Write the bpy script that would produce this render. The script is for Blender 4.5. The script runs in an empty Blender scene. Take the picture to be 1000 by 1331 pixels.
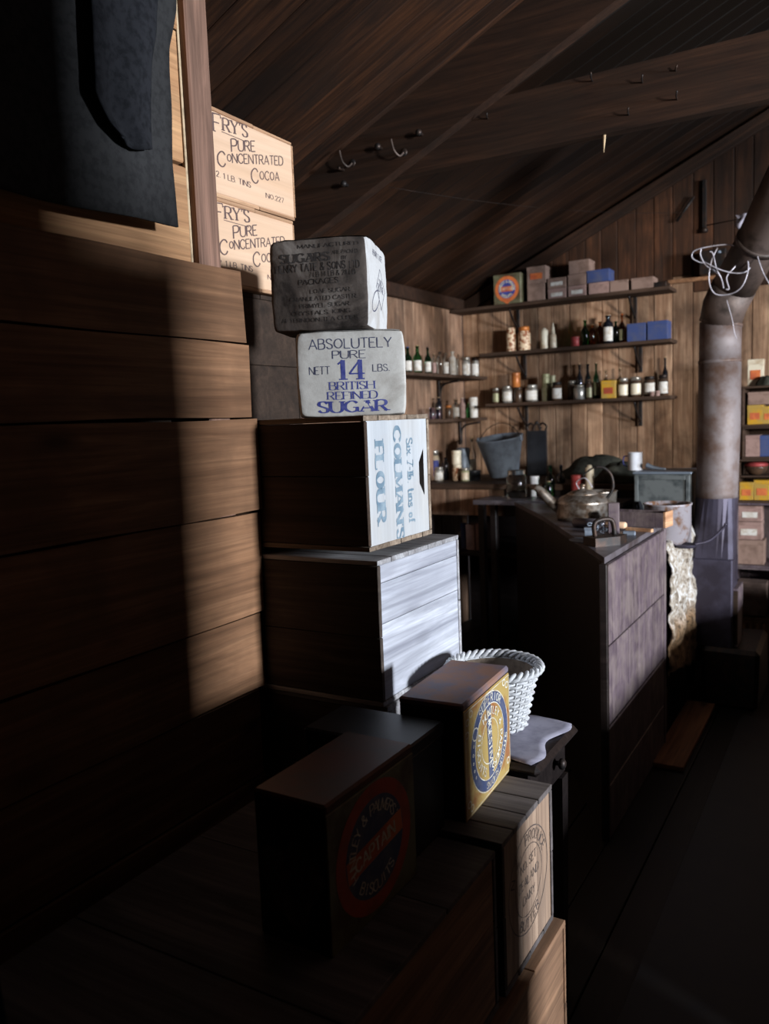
import bpy, bmesh, math, random
from mathutils import Vector, Matrix, noise
random.seed(7)
C = bpy.context.scene.collection
S = bpy.context.scene
PI = math.pi

# ---------------------------------------------------------------- camera
YAW, PITCH, ROLL, FPX, EYE = -.5322539, -.1110080, .0393751, 1068.67, 1.5
_cy, _sy, _cp, _sp = math.cos(YAW), math.sin(YAW), math.cos(PITCH), math.sin(PITCH)
FW = Vector((_sy*_cp, _cy*_cp, _sp))
_r = Vector((_cy, -_sy, 0)); _d = FW.cross(_r)
RT = _r*math.cos(ROLL) + _d*math.sin(ROLL)
DN = _d*math.cos(ROLL) - _r*math.sin(ROLL)
cam = bpy.data.cameras.new('camera'); co = bpy.data.objects.new('camera', cam); C.objects.link(co)
co.matrix_world = Matrix(((RT.x, -DN.x, -FW.x, 0), (RT.y, -DN.y, -FW.y, 0), (RT.z, -DN.z, -FW.z, EYE), (0, 0, 0, 1)))
cam.sensor_fit = 'HORIZONTAL'; cam.sensor_width = 36; cam.lens = 36*FPX/1000
cam.clip_start = .02
cam.dof.use_dof = True; cam.dof.focus_distance = 1.95; cam.dof.aperture_fstop = 5.0
S.camera = co

# ---------------------------------------------------------------- world, window light, exposure
w = bpy.data.worlds.new('sky'); S.world = w; w.use_nodes = True
w.node_tree.nodes['Background'].inputs[0].default_value = (.62, .76, 1, 1)
w.node_tree.nodes['Background'].inputs[1].default_value = 1.0
def area(name, loc, to, sx, sy, power, col, spread=180):
    l = bpy.data.lights.new(name, 'AREA'); l.shape = 'RECTANGLE'; l.size = sx; l.size_y = sy
    l.energy = power; l.color = col; l.spread = math.radians(spread)
    o = bpy.data.objects.new(name, l); C.objects.link(o); o.location = loc
    o.rotation_euler = (Vector(to)-Vector(loc)).to_track_quat('-Z', 'Y').to_euler(); return o
WIN = (5.05, 2.1, 1.90)          # centre of the window in the right-hand wall
WIN2 = (5.05, -.70, 1.90)
area('window_daylight', (WIN[0]-.01, WIN[1], WIN[2]), (-1.0, 2.4, 1.5), .50, .62, 235, (.86, .92, 1.0), 110)
area('window_daylight', (WIN2[0]-.01, WIN2[1], WIN2[2]), (-1.8, 5.5, 1.5), .50, .62, 185, (1.0, .95, .90), 110)
S.view_settings.view_transform = 'Standard'; S.view_settings.look = 'None'
S.view_settings.exposure = 0.0; S.view_settings.gamma = 1.0; S.view_settings.use_curve_mapping = False

# ---------------------------------------------------------------- pixel -> place helper (frame 1000 x 1331)
def at(px, py, **k):
    v = FW*FPX + RT*(px-500) + DN*(py-665.5)
    a, val = list(k.items())[0]; i = 'xyz'.index(a); o = Vector((0, 0, EYE))
    return o + v*((val-o[i])/v[i])
def depth(p): return (Vector(p)-Vector((0, 0, EYE))).dot(FW)

# ---------------------------------------------------------------- materials
def nt(name):
    m = bpy.data.materials.new(name); m.use_nodes = True
    t = m.node_tree; b = t.nodes['Principled BSDF']; return m, t, b
def L(t, a, b): t.links.new(a, b)
def ramp(t, fac, stops):
    r = t.nodes.new('ShaderNodeValToRGB'); e = r.color_ramp.elements
    while len(e) < len(stops): e.new(.5)
    for q, (p, c) in zip(e, stops): q.position = p; q.color = (*c, 1) if len(c) == 3 else c
    L(t, fac, r.inputs[0]); return r.outputs[0]
def mixc(t, fac, a, b, mode='MIX'):
    n = t.nodes.new('ShaderNodeMix'); n.data_type = 'RGBA'; n.blend_type = mode
    for s, v in ((n.inputs[0], fac), (n.inputs[6], a), (n.inputs[7], b)):
        if hasattr(v, 'links') or hasattr(v, 'is_linked'): L(t, v, s)
        elif isinstance(v, (int, float)): s.default_value = v
        else: s.default_value = (*v, 1)
    return n.outputs[2]
def coords(t, scale, rnd=True):
    tc = t.nodes.new('ShaderNodeTexCoord'); mp = t.nodes.new('ShaderNodeMapping')
    mp.inputs['Scale'].default_value = scale
    if rnd:
        oi = t.nodes.new('ShaderNodeObjectInfo'); mu = t.nodes.new('ShaderNodeVectorMath'); mu.operation = 'SCALE'
        mu.inputs[0].default_value = (13.7, 7.3, 5.1); L(t, oi.outputs['Random'], mu.inputs['Scale'])
        ad = t.nodes.new('ShaderNodeVectorMath'); ad.operation = 'ADD'
        L(t, tc.outputs['Object'], ad.inputs[0]); L(t, mu.outputs[0], ad.inputs[1]); L(t, ad.outputs[0], mp.inputs[0])
    else: L(t, tc.outputs['Object'], mp.inputs[0])
    return mp.outputs[0]
def noi(t, vec, scale, detail=4, rough=.6, dist=0):
    n = t.nodes.new('ShaderNodeTexNoise'); n.inputs['Scale'].default_value = scale; n.inputs['Detail'].default_value = detail
    n.inputs['Roughness'].default_value = rough; n.inputs['Distortion'].default_value = dist; L(t, vec, n.inputs['Vector']); return n.outputs['Fac']
def bump(t, b, h, s, dist=.002):
    n = t.nodes.new('ShaderNodeBump'); n.inputs['Strength'].default_value = s; n.inputs['Distance'].default_value = dist
    L(t, h, n.inputs['Height']); L(t, n.outputs[0], b.inputs['Normal'])
def wood(name, light, dark, axis=0, grain=34, soot=None, soot_amt=.45, vary=.35, rough=.75, knots=.8, gs=1.0, fine=.70, stove=False):
    """planks: grain runs along the local axis, knots, per-plank tone, soot stains"""
    m, t, b = nt(name)
    sc = [1, 1, 1]; sc[axis] = .07
    v = coords(t, sc)
    g = noi(t, v, grain, 5, .62, 1.1)
    c = ramp(t, g, [(.32, dark), (.52, tuple((a+b_)/2 for a, b_ in zip(light, dark))), (.66, light)])
    scf = [1, 1, 1]; scf[axis] = .02
    gf = noi(t, coords(t, scf), grain*6, 3, .6, .3)
    c = mixc(t, 1.0, c, ramp(t, gf, [(.35, (fine,)*3), (.60, (1.0,)*3)]), 'MULTIPLY')
    sc2 = [5.5, 5.5, 5.5]; sc2[axis] = 2.0
    v2 = coords(t, sc2)
    vo = t.nodes.new('ShaderNodeTexVoronoi'); vo.inputs['Scale'].default_value = 1.0; L(t, v2, vo.inputs['Vector'])
    k = ramp(t, vo.outputs['Distance'], [(.04, (1, 1, 1)), (.13, (0, 0, 0))])
    kf = t.nodes.new('ShaderNodeMath'); kf.operation = 'MULTIPLY'; L(t, k, kf.inputs[0]); kf.inputs[1].default_value = knots
    c = mixc(t, kf.outputs[0], c, tuple(x*.32 for x in dark))
    if soot:
        v3 = coords(t, (1, 1, 1)); s = noi(t, v3, 3.2*gs, 4, .62, .4)
        sf = ramp(t, s, [(.40, (0, 0, 0)), (.66, (soot_amt,)*3)])
        c = mixc(t, sf, c, soot)
    if stove:      # shade beyond the rafter and tie beam, painted into the board colour
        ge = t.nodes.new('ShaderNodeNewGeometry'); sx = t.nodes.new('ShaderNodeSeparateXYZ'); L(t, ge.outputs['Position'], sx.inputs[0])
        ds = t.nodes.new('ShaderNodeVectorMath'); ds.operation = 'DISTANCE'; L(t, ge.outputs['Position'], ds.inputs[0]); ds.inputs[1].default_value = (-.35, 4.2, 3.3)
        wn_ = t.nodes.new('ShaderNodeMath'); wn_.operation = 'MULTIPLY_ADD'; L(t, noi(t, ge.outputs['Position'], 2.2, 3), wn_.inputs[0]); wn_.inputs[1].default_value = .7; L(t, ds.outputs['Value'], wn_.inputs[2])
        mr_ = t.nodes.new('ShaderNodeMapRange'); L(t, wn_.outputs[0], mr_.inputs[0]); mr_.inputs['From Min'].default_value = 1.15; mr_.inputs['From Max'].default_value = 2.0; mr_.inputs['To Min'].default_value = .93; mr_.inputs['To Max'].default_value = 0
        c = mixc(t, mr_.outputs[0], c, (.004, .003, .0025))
    oi = t.nodes.new('ShaderNodeObjectInfo'); mr = t.nodes.new('ShaderNodeMapRange')
    mr.inputs['To Min'].default_value = 1-vary; mr.inputs['To Max'].default_value = 1+vary*.45
    L(t, oi.outputs['Random'], mr.inputs[0])
    cc = t.nodes.new('ShaderNodeVectorMath'); cc.operation = 'SCALE'; L(t, c, cc.inputs[0]); L(t, mr.outputs[0], cc.inputs['Scale'])
    L(t, cc.outputs[0], b.inputs['Base Color']); b.inputs['Roughness'].default_value = rough
    b.inputs['Specular IOR Level'].default_value = .25
    bump(t, b, g, .5, .003); return m
def plain(name, col, rough=.6, metal=0, spot=None, scale=20, lo=.45, hi=.62, bmp=.25, spec=.4, dist=.0015, emit=None):
    m, t, b = nt(name); v = coords(t, (1, 1, 1))
    n = noi(t, v, scale, 5, .62)
    if spot is None: spot = tuple(x*.6 for x in col)
    L(t, ramp(t, n, [(lo, col), (hi, spot)]), b.inputs['Base Color'])
    b.inputs['Roughness'].default_value = rough; b.inputs['Metallic'].default_value = metal
    b.inputs['Specular IOR Level'].default_value = spec
    bump(t, b, n, bmp, dist); return m
def glass(name, col, rough=.06, trans=1.0):
    m, t, b = nt(name); b.inputs['Base Color'].default_value = (*col, 1); b.inputs['Roughness'].default_value = rough
    b.inputs['Transmission Weight'].default_value = trans; b.inputs['IOR'].default_value = 1.45
    v = coords(t, (1, 1, 1)); n = noi(t, v, 30, 3); bump(t, b, n, .1, .001)
    return m
M = {}
M['backwall'] = wood('pine_lining', (.62, .40, .255), (.28, .145, .08), 2, 30, soot=(.06, .035, .022), soot_amt=.7, vary=.38)
M['backwall_high'] = wood('pine_lining_dark', (.115, .045, .020), (.038, .016, .008), 2, 30, soot=(.02, .012, .008), soot_amt=.7, vary=.5, stove=True)  # darker tone above the top shelf; stove flag adds the painted shade
M['leftwall'] = wood('pine_lining_brown', (.52, .33, .22), (.24, .13, .08), 2, 30, soot=(.04, .03, .024), soot_amt=.6, vary=.4)
M['ceiling'] = wood('sooty_ceiling_boards', (.058, .023, .010), (.016, .007, .004), 0, 38, soot=(.013, .008, .006), soot_amt=.85, vary=.55, rough=.6, gs=.6, stove=True)  # stove flag darkens the far upper boards with painted shade
M['rafter'] = wood('sooty_rafter', (.050, .023, .013), (.018, .009, .006), 0, 22, soot=(.022, .014, .01), soot_amt=.6, vary=.2, rough=.65)
M['post'] = wood('weathered_post', (.34, .19, .135), (.15, .085, .06), 2, 26, vary=.1)
M['partition'] = wood('partition_board', (.36, .185, .095), (.17, .08, .038), 1, 16, soot=(.10, .05, .025), soot_amt=.55, vary=.2, knots=.9)
M['partition_up'] = wood('partition_board_fresh', (.66, .38, .19), (.42, .21, .10), 1, 18, vary=.15)
M['floor'] = wood('floor_board', (.022, .016, .012), (.010, .007, .006), 1, 20, soot=(.012, .01, .009), soot_amt=.8, vary=.3, rough=.55)
M['lino'] = plain('dark_linoleum', (.006, .008, .012), .6, spot=(.010, .011, .013), scale=8, bmp=.1)
M['cocoa'] = wood('cocoa_box_ply', (.80, .56, .39), (.70, .46, .30), 1, 10, vary=.06, knots=.15, rough=.8, fine=.93)
M['cocoa_edge'] = wood('cocoa_box_edge', (.72, .45, .27), (.38, .20, .11), 1, 26, vary=.15, knots=.2)
M['flour_end'] = wood('flour_crate_end', (.52, .545, .57), (.41, .43, .455), 2, 14, soot=(.42, .35, .27), soot_amt=.35, vary=.05, knots=.3, rough=.8, fine=.93)
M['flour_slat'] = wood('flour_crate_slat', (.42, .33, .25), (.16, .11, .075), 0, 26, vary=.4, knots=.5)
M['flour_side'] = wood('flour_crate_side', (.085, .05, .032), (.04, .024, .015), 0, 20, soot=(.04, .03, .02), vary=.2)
M['white_end'] = wood('bleached_crate_end', (.74, .76, .83), (.28, .29, .34), 1, 13, soot=(.26, .26, .30), soot_amt=.5, vary=.10, knots=.5, rough=.85, gs=.7)
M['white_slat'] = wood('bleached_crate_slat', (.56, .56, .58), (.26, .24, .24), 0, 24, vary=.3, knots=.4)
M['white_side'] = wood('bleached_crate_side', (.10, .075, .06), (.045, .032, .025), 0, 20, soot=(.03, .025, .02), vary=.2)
M['stamp_end'] = wood('stamped_crate_end', (.54, .38, .27), (.34, .22, .15), 2, 16, soot=(.16, .12, .10), soot_amt=.55, vary=.1, knots=.4)
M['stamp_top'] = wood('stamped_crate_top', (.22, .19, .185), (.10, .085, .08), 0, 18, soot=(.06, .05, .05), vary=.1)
M['low_end'] = wood('low_crate_end', (.46, .26, .15), (.22, .12, .07), 1, 18, soot=(.10, .06, .04), vary=.15)
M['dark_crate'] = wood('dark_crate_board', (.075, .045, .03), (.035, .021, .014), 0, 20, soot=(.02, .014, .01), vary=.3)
M['cupboard'] = wood('purple_grey_painted_board', (.155, .118, .145), (.062, .045, .056), 2, 30, soot=(.40, .34, .29), soot_amt=.22, vary=.15, rough=.5, gs=4)
M['cupboard_top'] = plain('zinc_worktop', (.13, .12, .14), .35, .3, spot=(.06, .05, .055), scale=9)
M['black_wood'] = wood('black_stained_wood', (.022, .016, .015), (.010, .007, .007), 0, 20, vary=.2, rough=.4)
M['shelf'] = wood('shelf_board', (.095, .055, .036), (.04, .024, .016), 0, 26, vary=.15)
M['iron'] = plain('black_iron', (.022, .02, .02), .5, .6, spot=(.05, .03, .022), scale=25)
M['blackbox'] = plain('black_japanned_box', (.028, .030, .036), .38, .2, scale=7)
M['pipe'] = plain('rusty_flue_metal', (.20, .175, .18), .62, .2, spot=(.11, .065, .048), scale=7, lo=.42, hi=.66)
M['pipe_dark'] = plain('sooty_flue_metal', (.12, .09, .08), .55, .3, spot=(.035, .026, .022), scale=7)
M['pipe_blue'] = plain('blue_black_stove_iron', (.060, .055, .085), .45, .45, spot=(.035, .03, .045), scale=6)
M['zinc'] = plain('galvanised_zinc', (.22, .27, .34), .5, .4, spot=(.16, .19, .24), scale=14)
M['zinc_green'] = plain('mottled_zinc_box', (.12, .135, .14), .6, .2, spot=(.04, .05, .055), scale=11)
M['kettle'] = plain('tarnished_kettle', (.42, .38, .34), .34, .8, spot=(.17, .12, .085), scale=24, lo=.44, hi=.6)
M['rustpot'] = plain('rusty_enamel_pot', (.36, .34, .38), .5, .3, spot=(.20, .10, .05), scale=16, lo=.5, hi=.62)
M['tin_top'] = plain('rusty_tin_lid', (.36, .20, .15), .55, .35, spot=(.22, .19, .24), scale=17, lo=.40, hi=.62, bmp=.5)
M['tin_side'] = plain('rusty_dark_tin', (.05, .03, .022), .55, .4, spot=(.02, .014, .012), scale=10)
M['tin_yellow'] = plain('yellow_printed_tin', (.50, .35, .12), .45, .15, spot=(.36, .15, .055), scale=10, lo=.50, hi=.62, bmp=.4)
M['tin_red'] = plain('dark_red_tin', (.10, .025, .012), .45, .2, spot=(.07, .03, .02), scale=10)
M['tin_olive'] = plain('olive_tin', (.17, .17, .10), .5, .2, spot=(.09, .06, .035), scale=10)
M['ink_blue'] = plain('blue_print', (.055, .075, .16), .5, 0, spot=(.10, .11, .17), scale=40)
M['sugar_ink'] = plain('sugar_blue_ink', (.035, .045, .22), .7, 0, spot=(.07, .08, .26), scale=60, bmp=0)
M['sugar_ink_grey'] = plain('sugar_grey_ink', (.055, .06, .11), .7, 0, spot=(.09, .09, .13), scale=60, bmp=0)
M['black_ink'] = plain('worn_black_ink', (.045, .038, .035), .75, 0, spot=(.10, .09, .085), scale=50, lo=.5, hi=.75, bmp=0)
M['cocoa_ink'] = plain('cocoa_box_ink', (.12, .075, .07), .8, 0, spot=(.24, .15, .12), scale=30, lo=.5, hi=.75, bmp=0)
M['teal_ink'] = plain('faded_teal_stencil', (.13, .20, .26), .8, 0, spot=(.28, .35, .40), scale=22, lo=.42, hi=.7, bmp=0)
M['stamp_ink'] = plain('faded_brown_stamp', (.085, .065, .06), .8, 0, spot=(.17, .12, .09), scale=30, bmp=0)
M['white_ink'] = plain('cream_print', (.72, .70, .60), .6, 0, scale=30, spot=(.5, .42, .3), bmp=0)
M['red_ink'] = plain('red_print', (.42, .06, .025), .55, 0, spot=(.3, .06, .03), scale=20)
M['orange_ink'] = plain('orange_print', (.62, .17, .05), .55, 0, spot=(.45, .10, .04), scale=20)
M['blue_ink'] = plain('royal_blue_print', (.05, .07, .32), .55, 0, spot=(.04, .05, .22), scale=20)
M['wicker'] = plain('white_wicker', (.62, .63, .65), .7, 0, spot=(.45, .45, .45), scale=40)
M['wicker_in'] = plain('brown_wicker_inside', (.20, .15, .11), .8, 0, scale=40)
M['clothgrey'] = plain('grey_cloth', (.34, .33, .40), .95, 0, spot=(.24, .23, .29), scale=14, spec=.1)
M['wool'] = plain('dark_wool', (.036, .036, .037), .98, 0, spot=(.026, .026, .027), scale=60, spec=.05, bmp=.5)
M['wool_dark'] = plain('black_wool', (.022, .023, .027), .98, 0, scale=60, spec=.05, bmp=.5)
M['wool_navy'] = plain('navy_wool', (.012, .018, .035), .98, 0, scale=60, spec=.05)
M['burlap'] = plain('dark_sacking', (.05, .05, .04), .95, 0, scale=30, spec=.1)
M['blue_card'] = plain('blue_carton', (.04, .065, .19), .7, 0, spot=(.065, .08, .16), scale=12)
M['grey_card'] = plain('brown_carton', (.27, .18, .145), .85, 0, spot=(.18, .115, .09), scale=14)
M['pink_card'] = plain('pinkish_carton', (.33, .215, .19), .85, 0, spot=(.22, .14, .12), scale=14)
M['white_lab'] = plain('paper_label', (.66, .65, .62), .8, 0, spot=(.5, .45, .38), scale=40, bmp=0)
M['cream'] = plain('cream_enamel', (.72, .66, .52), .4, 0, spot=(.5, .4, .28), scale=12)
M['white_en'] = plain('white_enamel', (.74, .78, .86), .25, 0, spot=(.6, .64, .72), scale=6)
M['mottle'] = plain('mottled_ivory', (.70, .55, .38), .5, 0, spot=(.26, .08, .03), scale=55, lo=.47, hi=.55)
M['orange_tin'] = plain('orange_tin', (.50, .17, .04), .4, .2, spot=(.3, .10, .03), scale=14)
M['yellow_tin'] = plain('mustard_tin', (.40, .26, .06), .45, 0, spot=(.55, .3, .02), scale=16)
M['red_tin'] = plain('faded_red_tin', (.34, .05, .05), .5, 0, spot=(.2, .03, .03), scale=14)
M['cork'] = plain('cork', (.42, .28, .16), .9, scale=60)
M['dark_jar'] = plain('dark_stoneware', (.05, .032, .022), .25, 0, spot=(.09, .05, .03), scale=20)
M['silver'] = plain('silvered_jar', (.48, .47, .44), .3, .65, spot=(.22, .19, .15), scale=26)
M['olive_c'] = plain('olive_can', (.25, .25, .14), .45, .2, spot=(.36, .33, .22), scale=20)
M['g_green'] = glass('green_bottle_glass', (.05, .34, .10))
M['g_dkgreen'] = glass('dark_green_bottle_glass', (.02, .13, .06))
M['g_clear'] = glass('clear_bottle_glass', (.80, .84, .84))
M['g_amber'] = glass('amber_bottle_glass', (.55, .17, .02))
M['g_black'] = plain('black_bottle_glass', (.008, .009, .013), .08, 0, bmp=0, spec=.8)
M['g_purple'] = glass('violet_bottle_glass', (.48, .42, .62))
M['wire'] = plain('pale_wire', (.62, .60, .68), .4, .2, scale=30)
M['paleband'] = plain('pale_wood', (.60, .45, .28), .7, scale=30)

def packmat(name, base, dirt, dark, seed, lo, hi):
    m, t, b = nt(name); v = coords(t, (1, 1, 1), False)
    n1 = noi(t, v, 9+seed, 5, .65, .8); n2 = noi(t, v, 70, 4, .7)
    c = ramp(t, n1, [(lo, base), (hi, dirt), (min(hi+.14, .98), dark)])
    c = mixc(t, ramp(t, n2, [(.45, (0, 0, 0)), (.7, (.35,)*3)]), c, dirt)
    L(t, c, b.inputs['Base Color']); b.inputs['Roughness'].default_value = .85; b.inputs['Specular IOR Level'].default_value = .2
    bump(t, b, n2, .35, .002); return m
M['sack_clean'] = packmat('sugar_paper', (.53, .51, .475), (.37, .34, .305), (.26, .23, .20), 0, .48, .66)
M['sack_dirty'] = packmat('scorched_sugar_paper', (.44, .40, .36), (.13, .105, .09), (.035, .028, .025), -4, .26, .46)
M['sack_side'] = packmat('sugar_paper_side', (.54, .54, .54), (.40, .38, .36), (.36, .33, .31), 3, .50, .68)
def hide_mat():
    m, t, b = nt('mouldy_hide'); v = coords(t, (1, 1, 1), False)
    n = noi(t, v, 22, 6, .7, 1.2); n2 = noi(t, v, 5, 3)
    c = ramp(t, n, [(.36, (.07, .05, .035)), (.5, (.34, .30, .25)), (.62, (.58, .60, .62))])
    tc = t.nodes.new('ShaderNodeTexCoord'); sp = t.nodes.new('ShaderNodeSeparateXYZ'); L(t, tc.outputs['Object'], sp.inputs[0])
    ad = t.nodes.new('ShaderNodeMath'); ad.operation = 'MULTIPLY_ADD'; L(t, n2, ad.inputs[0]); ad.inputs[1].default_value = .3; L(t, sp.outputs['Z'], ad.inputs[2])
    f = ramp(t, ad.outputs[0], [(.60, (1, 1, 1)), (.70, (0, 0, 0))])
    brown = ramp(t, n, [(.36, (.05, .03, .015)), (.62, (.34, .21, .11))])
    c = mixc(t, f, c, brown)
    L(t, c, b.inputs['Base Color']); b.inputs['Roughness'].default_value = .95; bump(t, b, n, .8, .01); return m
M['hide'] = hide_mat()

# ---------------------------------------------------------------- mesh helpers
def link(name, me, m=None, parent=None):
    o = bpy.data.objects.new(name, me); C.objects.link(o)
    if m is not None and me is not None:
        for q in (m if isinstance(m, (list, tuple)) else [m]): me.materials.append(q)
    if parent is not None: o.parent = parent
    return o
class MB:
    def __init__(s): s.v = []; s.f = []; s.mi = []; s.sm = []
    def add(s, vs, fs, mi=0, smooth=False):
        n = len(s.v); s.v += [tuple(q) for q in vs]
        for f in fs: s.f.append([n+i for i in f]); s.mi.append(mi); s.sm.append(smooth)
        return s
    def box(s, x0, y0, z0, x1, y1, z1, j=0, mi=0):
        def q(a): return a+(random.uniform(-j, j) if j else 0)
        v = [(q(x), q(y), q(z)) for z in (z0, z1) for y in (y0, y1) for x in (x0, x1)]
        return s.add(v, [(0, 2, 3, 1), (4, 5, 7, 6), (0, 1, 5, 4), (2, 6, 7, 3), (0, 4, 6, 2), (1, 3, 7, 5)], mi)
    def cbox(s, x0, y0, z0, x1, y1, z1, c=.002, j=0, mi=0):
        """box with chamfered edges"""
        bm = bmesh.new(); bmesh.ops.create_cube(bm, size=1)
        for v in bm.verts:
            v.co = Vector((x0 if v.co.x < 0 else x1, y0 if v.co.y < 0 else y1, z0 if v.co.z < 0 else z1))+Vector([random.uniform(-j, j) for _ in range(3)])
        bmesh.ops.bevel(bm, geom=bm.edges[:], offset=c, segments=1, affect='EDGES')
        bm.verts.index_update()
        s.add([v.co for v in bm.verts], [[v.index for v in f.verts] for f in bm.faces], mi); bm.free(); return s
    def lathe(s, prof, n=20, cx=0, cy=0, cz=0, mi=0, caps=True):
        vs = []; fs = []
        for r, z in prof:
            for i in range(n):
                a = 2*PI*i/n; vs.append((cx+r*math.cos(a), cy+r*math.sin(a), cz+z))
        for k in range(len(prof)-1):
            for i in range(n):
                j = (i+1) % n; fs.append((k*n+i, k*n+j, (k+1)*n+j, (k+1)*n+i))
        if caps:
            fs.append(tuple(range(n))[::-1]); fs.append(tuple((len(prof)-1)*n+i for i in range(n)))
        return s.add(vs, fs, mi, True)
    def tube(s, pts, r, n=8, mi=0, closed=False):
        pts = [Vector(p) for p in pts]; vs = []; fs = []; m = len(pts)
        up = Vector((0.13, .21, .97)).normalized(); last = None
        for k, p in enumerate(pts):
            if closed: d = pts[(k+1) % m]-pts[k-1]
            else: d = pts[min(k+1, m-1)]-pts[max(k-1, 0)]
            d.normalize()
            a = last - d*last.dot(d) if last is not None else up.cross(d)
            if a.length < 1e-4: a = Vector((1, 0, 0)).cross(d)
            a.normalize(); last = a; b = d.cross(a)
            rr = r[k] if isinstance(r, (list, tuple)) else r
            for i in range(n):
                t = 2*PI*i/n; vs.append(p+a*rr*math.cos(t)+b*rr*math.sin(t))
        for k in range(m if closed else m-1):
            for i in range(n):
                j = (i+1) % n; k2 = (k+1) % m
                fs.append((k*n+i, k*n+j, k2*n+j, k2*n+i))
        if not closed: fs.append(tuple(range(n))[::-1]); fs.append(tuple((m-1)*n+i for i in range(n)))
        return s.add(vs, fs, mi, True)
    def prism(s, poly, z0, z1, mi=0):
        n = len(poly)
        return s.add([(x, y, z0) for x, y in poly]+[(x, y, z1) for x, y in poly],
                     [tuple(range(n))[::-1], tuple(range(n, 2*n))]+[(i, (i+1) % n, n+(i+1) % n, n+i) for i in range(n)], mi)
    def mesh(s, name):
        me = bpy.data.meshes.new(name); me.from_pydata(s.v, [], s.f)
        me.polygons.foreach_set('material_index', s.mi); me.polygons.foreach_set('use_smooth', s.sm)
        me.update(); return me
    def obj(s, name, m, parent=None): 
        o = link(name, s.mesh(name), m, parent); return o
def bez(pts, n=8, closed=False):
    """Catmull-Rom through the points"""
    P = [Vector(p) for p in pts]; out = []; m = len(P)
    for i in range(m if closed else m-1):
        if closed: a, b, c, d = P[i-1], P[i], P[(i+1) % m], P[(i+2) % m]
        else: a, b, c, d = P[max(i-1, 0)], P[i], P[i+1], P[min(i+2, m-1)]
        for k in range(n):
            t = k/n; out.append(.5*((2*b)+(c-a)*t+(2*a-5*b+4*c-d)*t*t+(3*b-a-3*c+d)*t**3))
    if not closed: out.append(P[-1])
    return out
def tag(o, label=None, cat=None, group=None, kind=None):
    for k, v in (('label', label), ('category', cat), ('group', group), ('kind', kind)):
        if v: o[k] = v
    return o
def thing(name, label, cat, loc=(0, 0, 0), rz=0, group=None):
    o = bpy.data.objects.new(name, None); C.objects.link(o); o.location = loc; o.rotation_euler = (0, 0, rz)
    o.empty_display_size = .05; return tag(o, label, cat, group)

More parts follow.
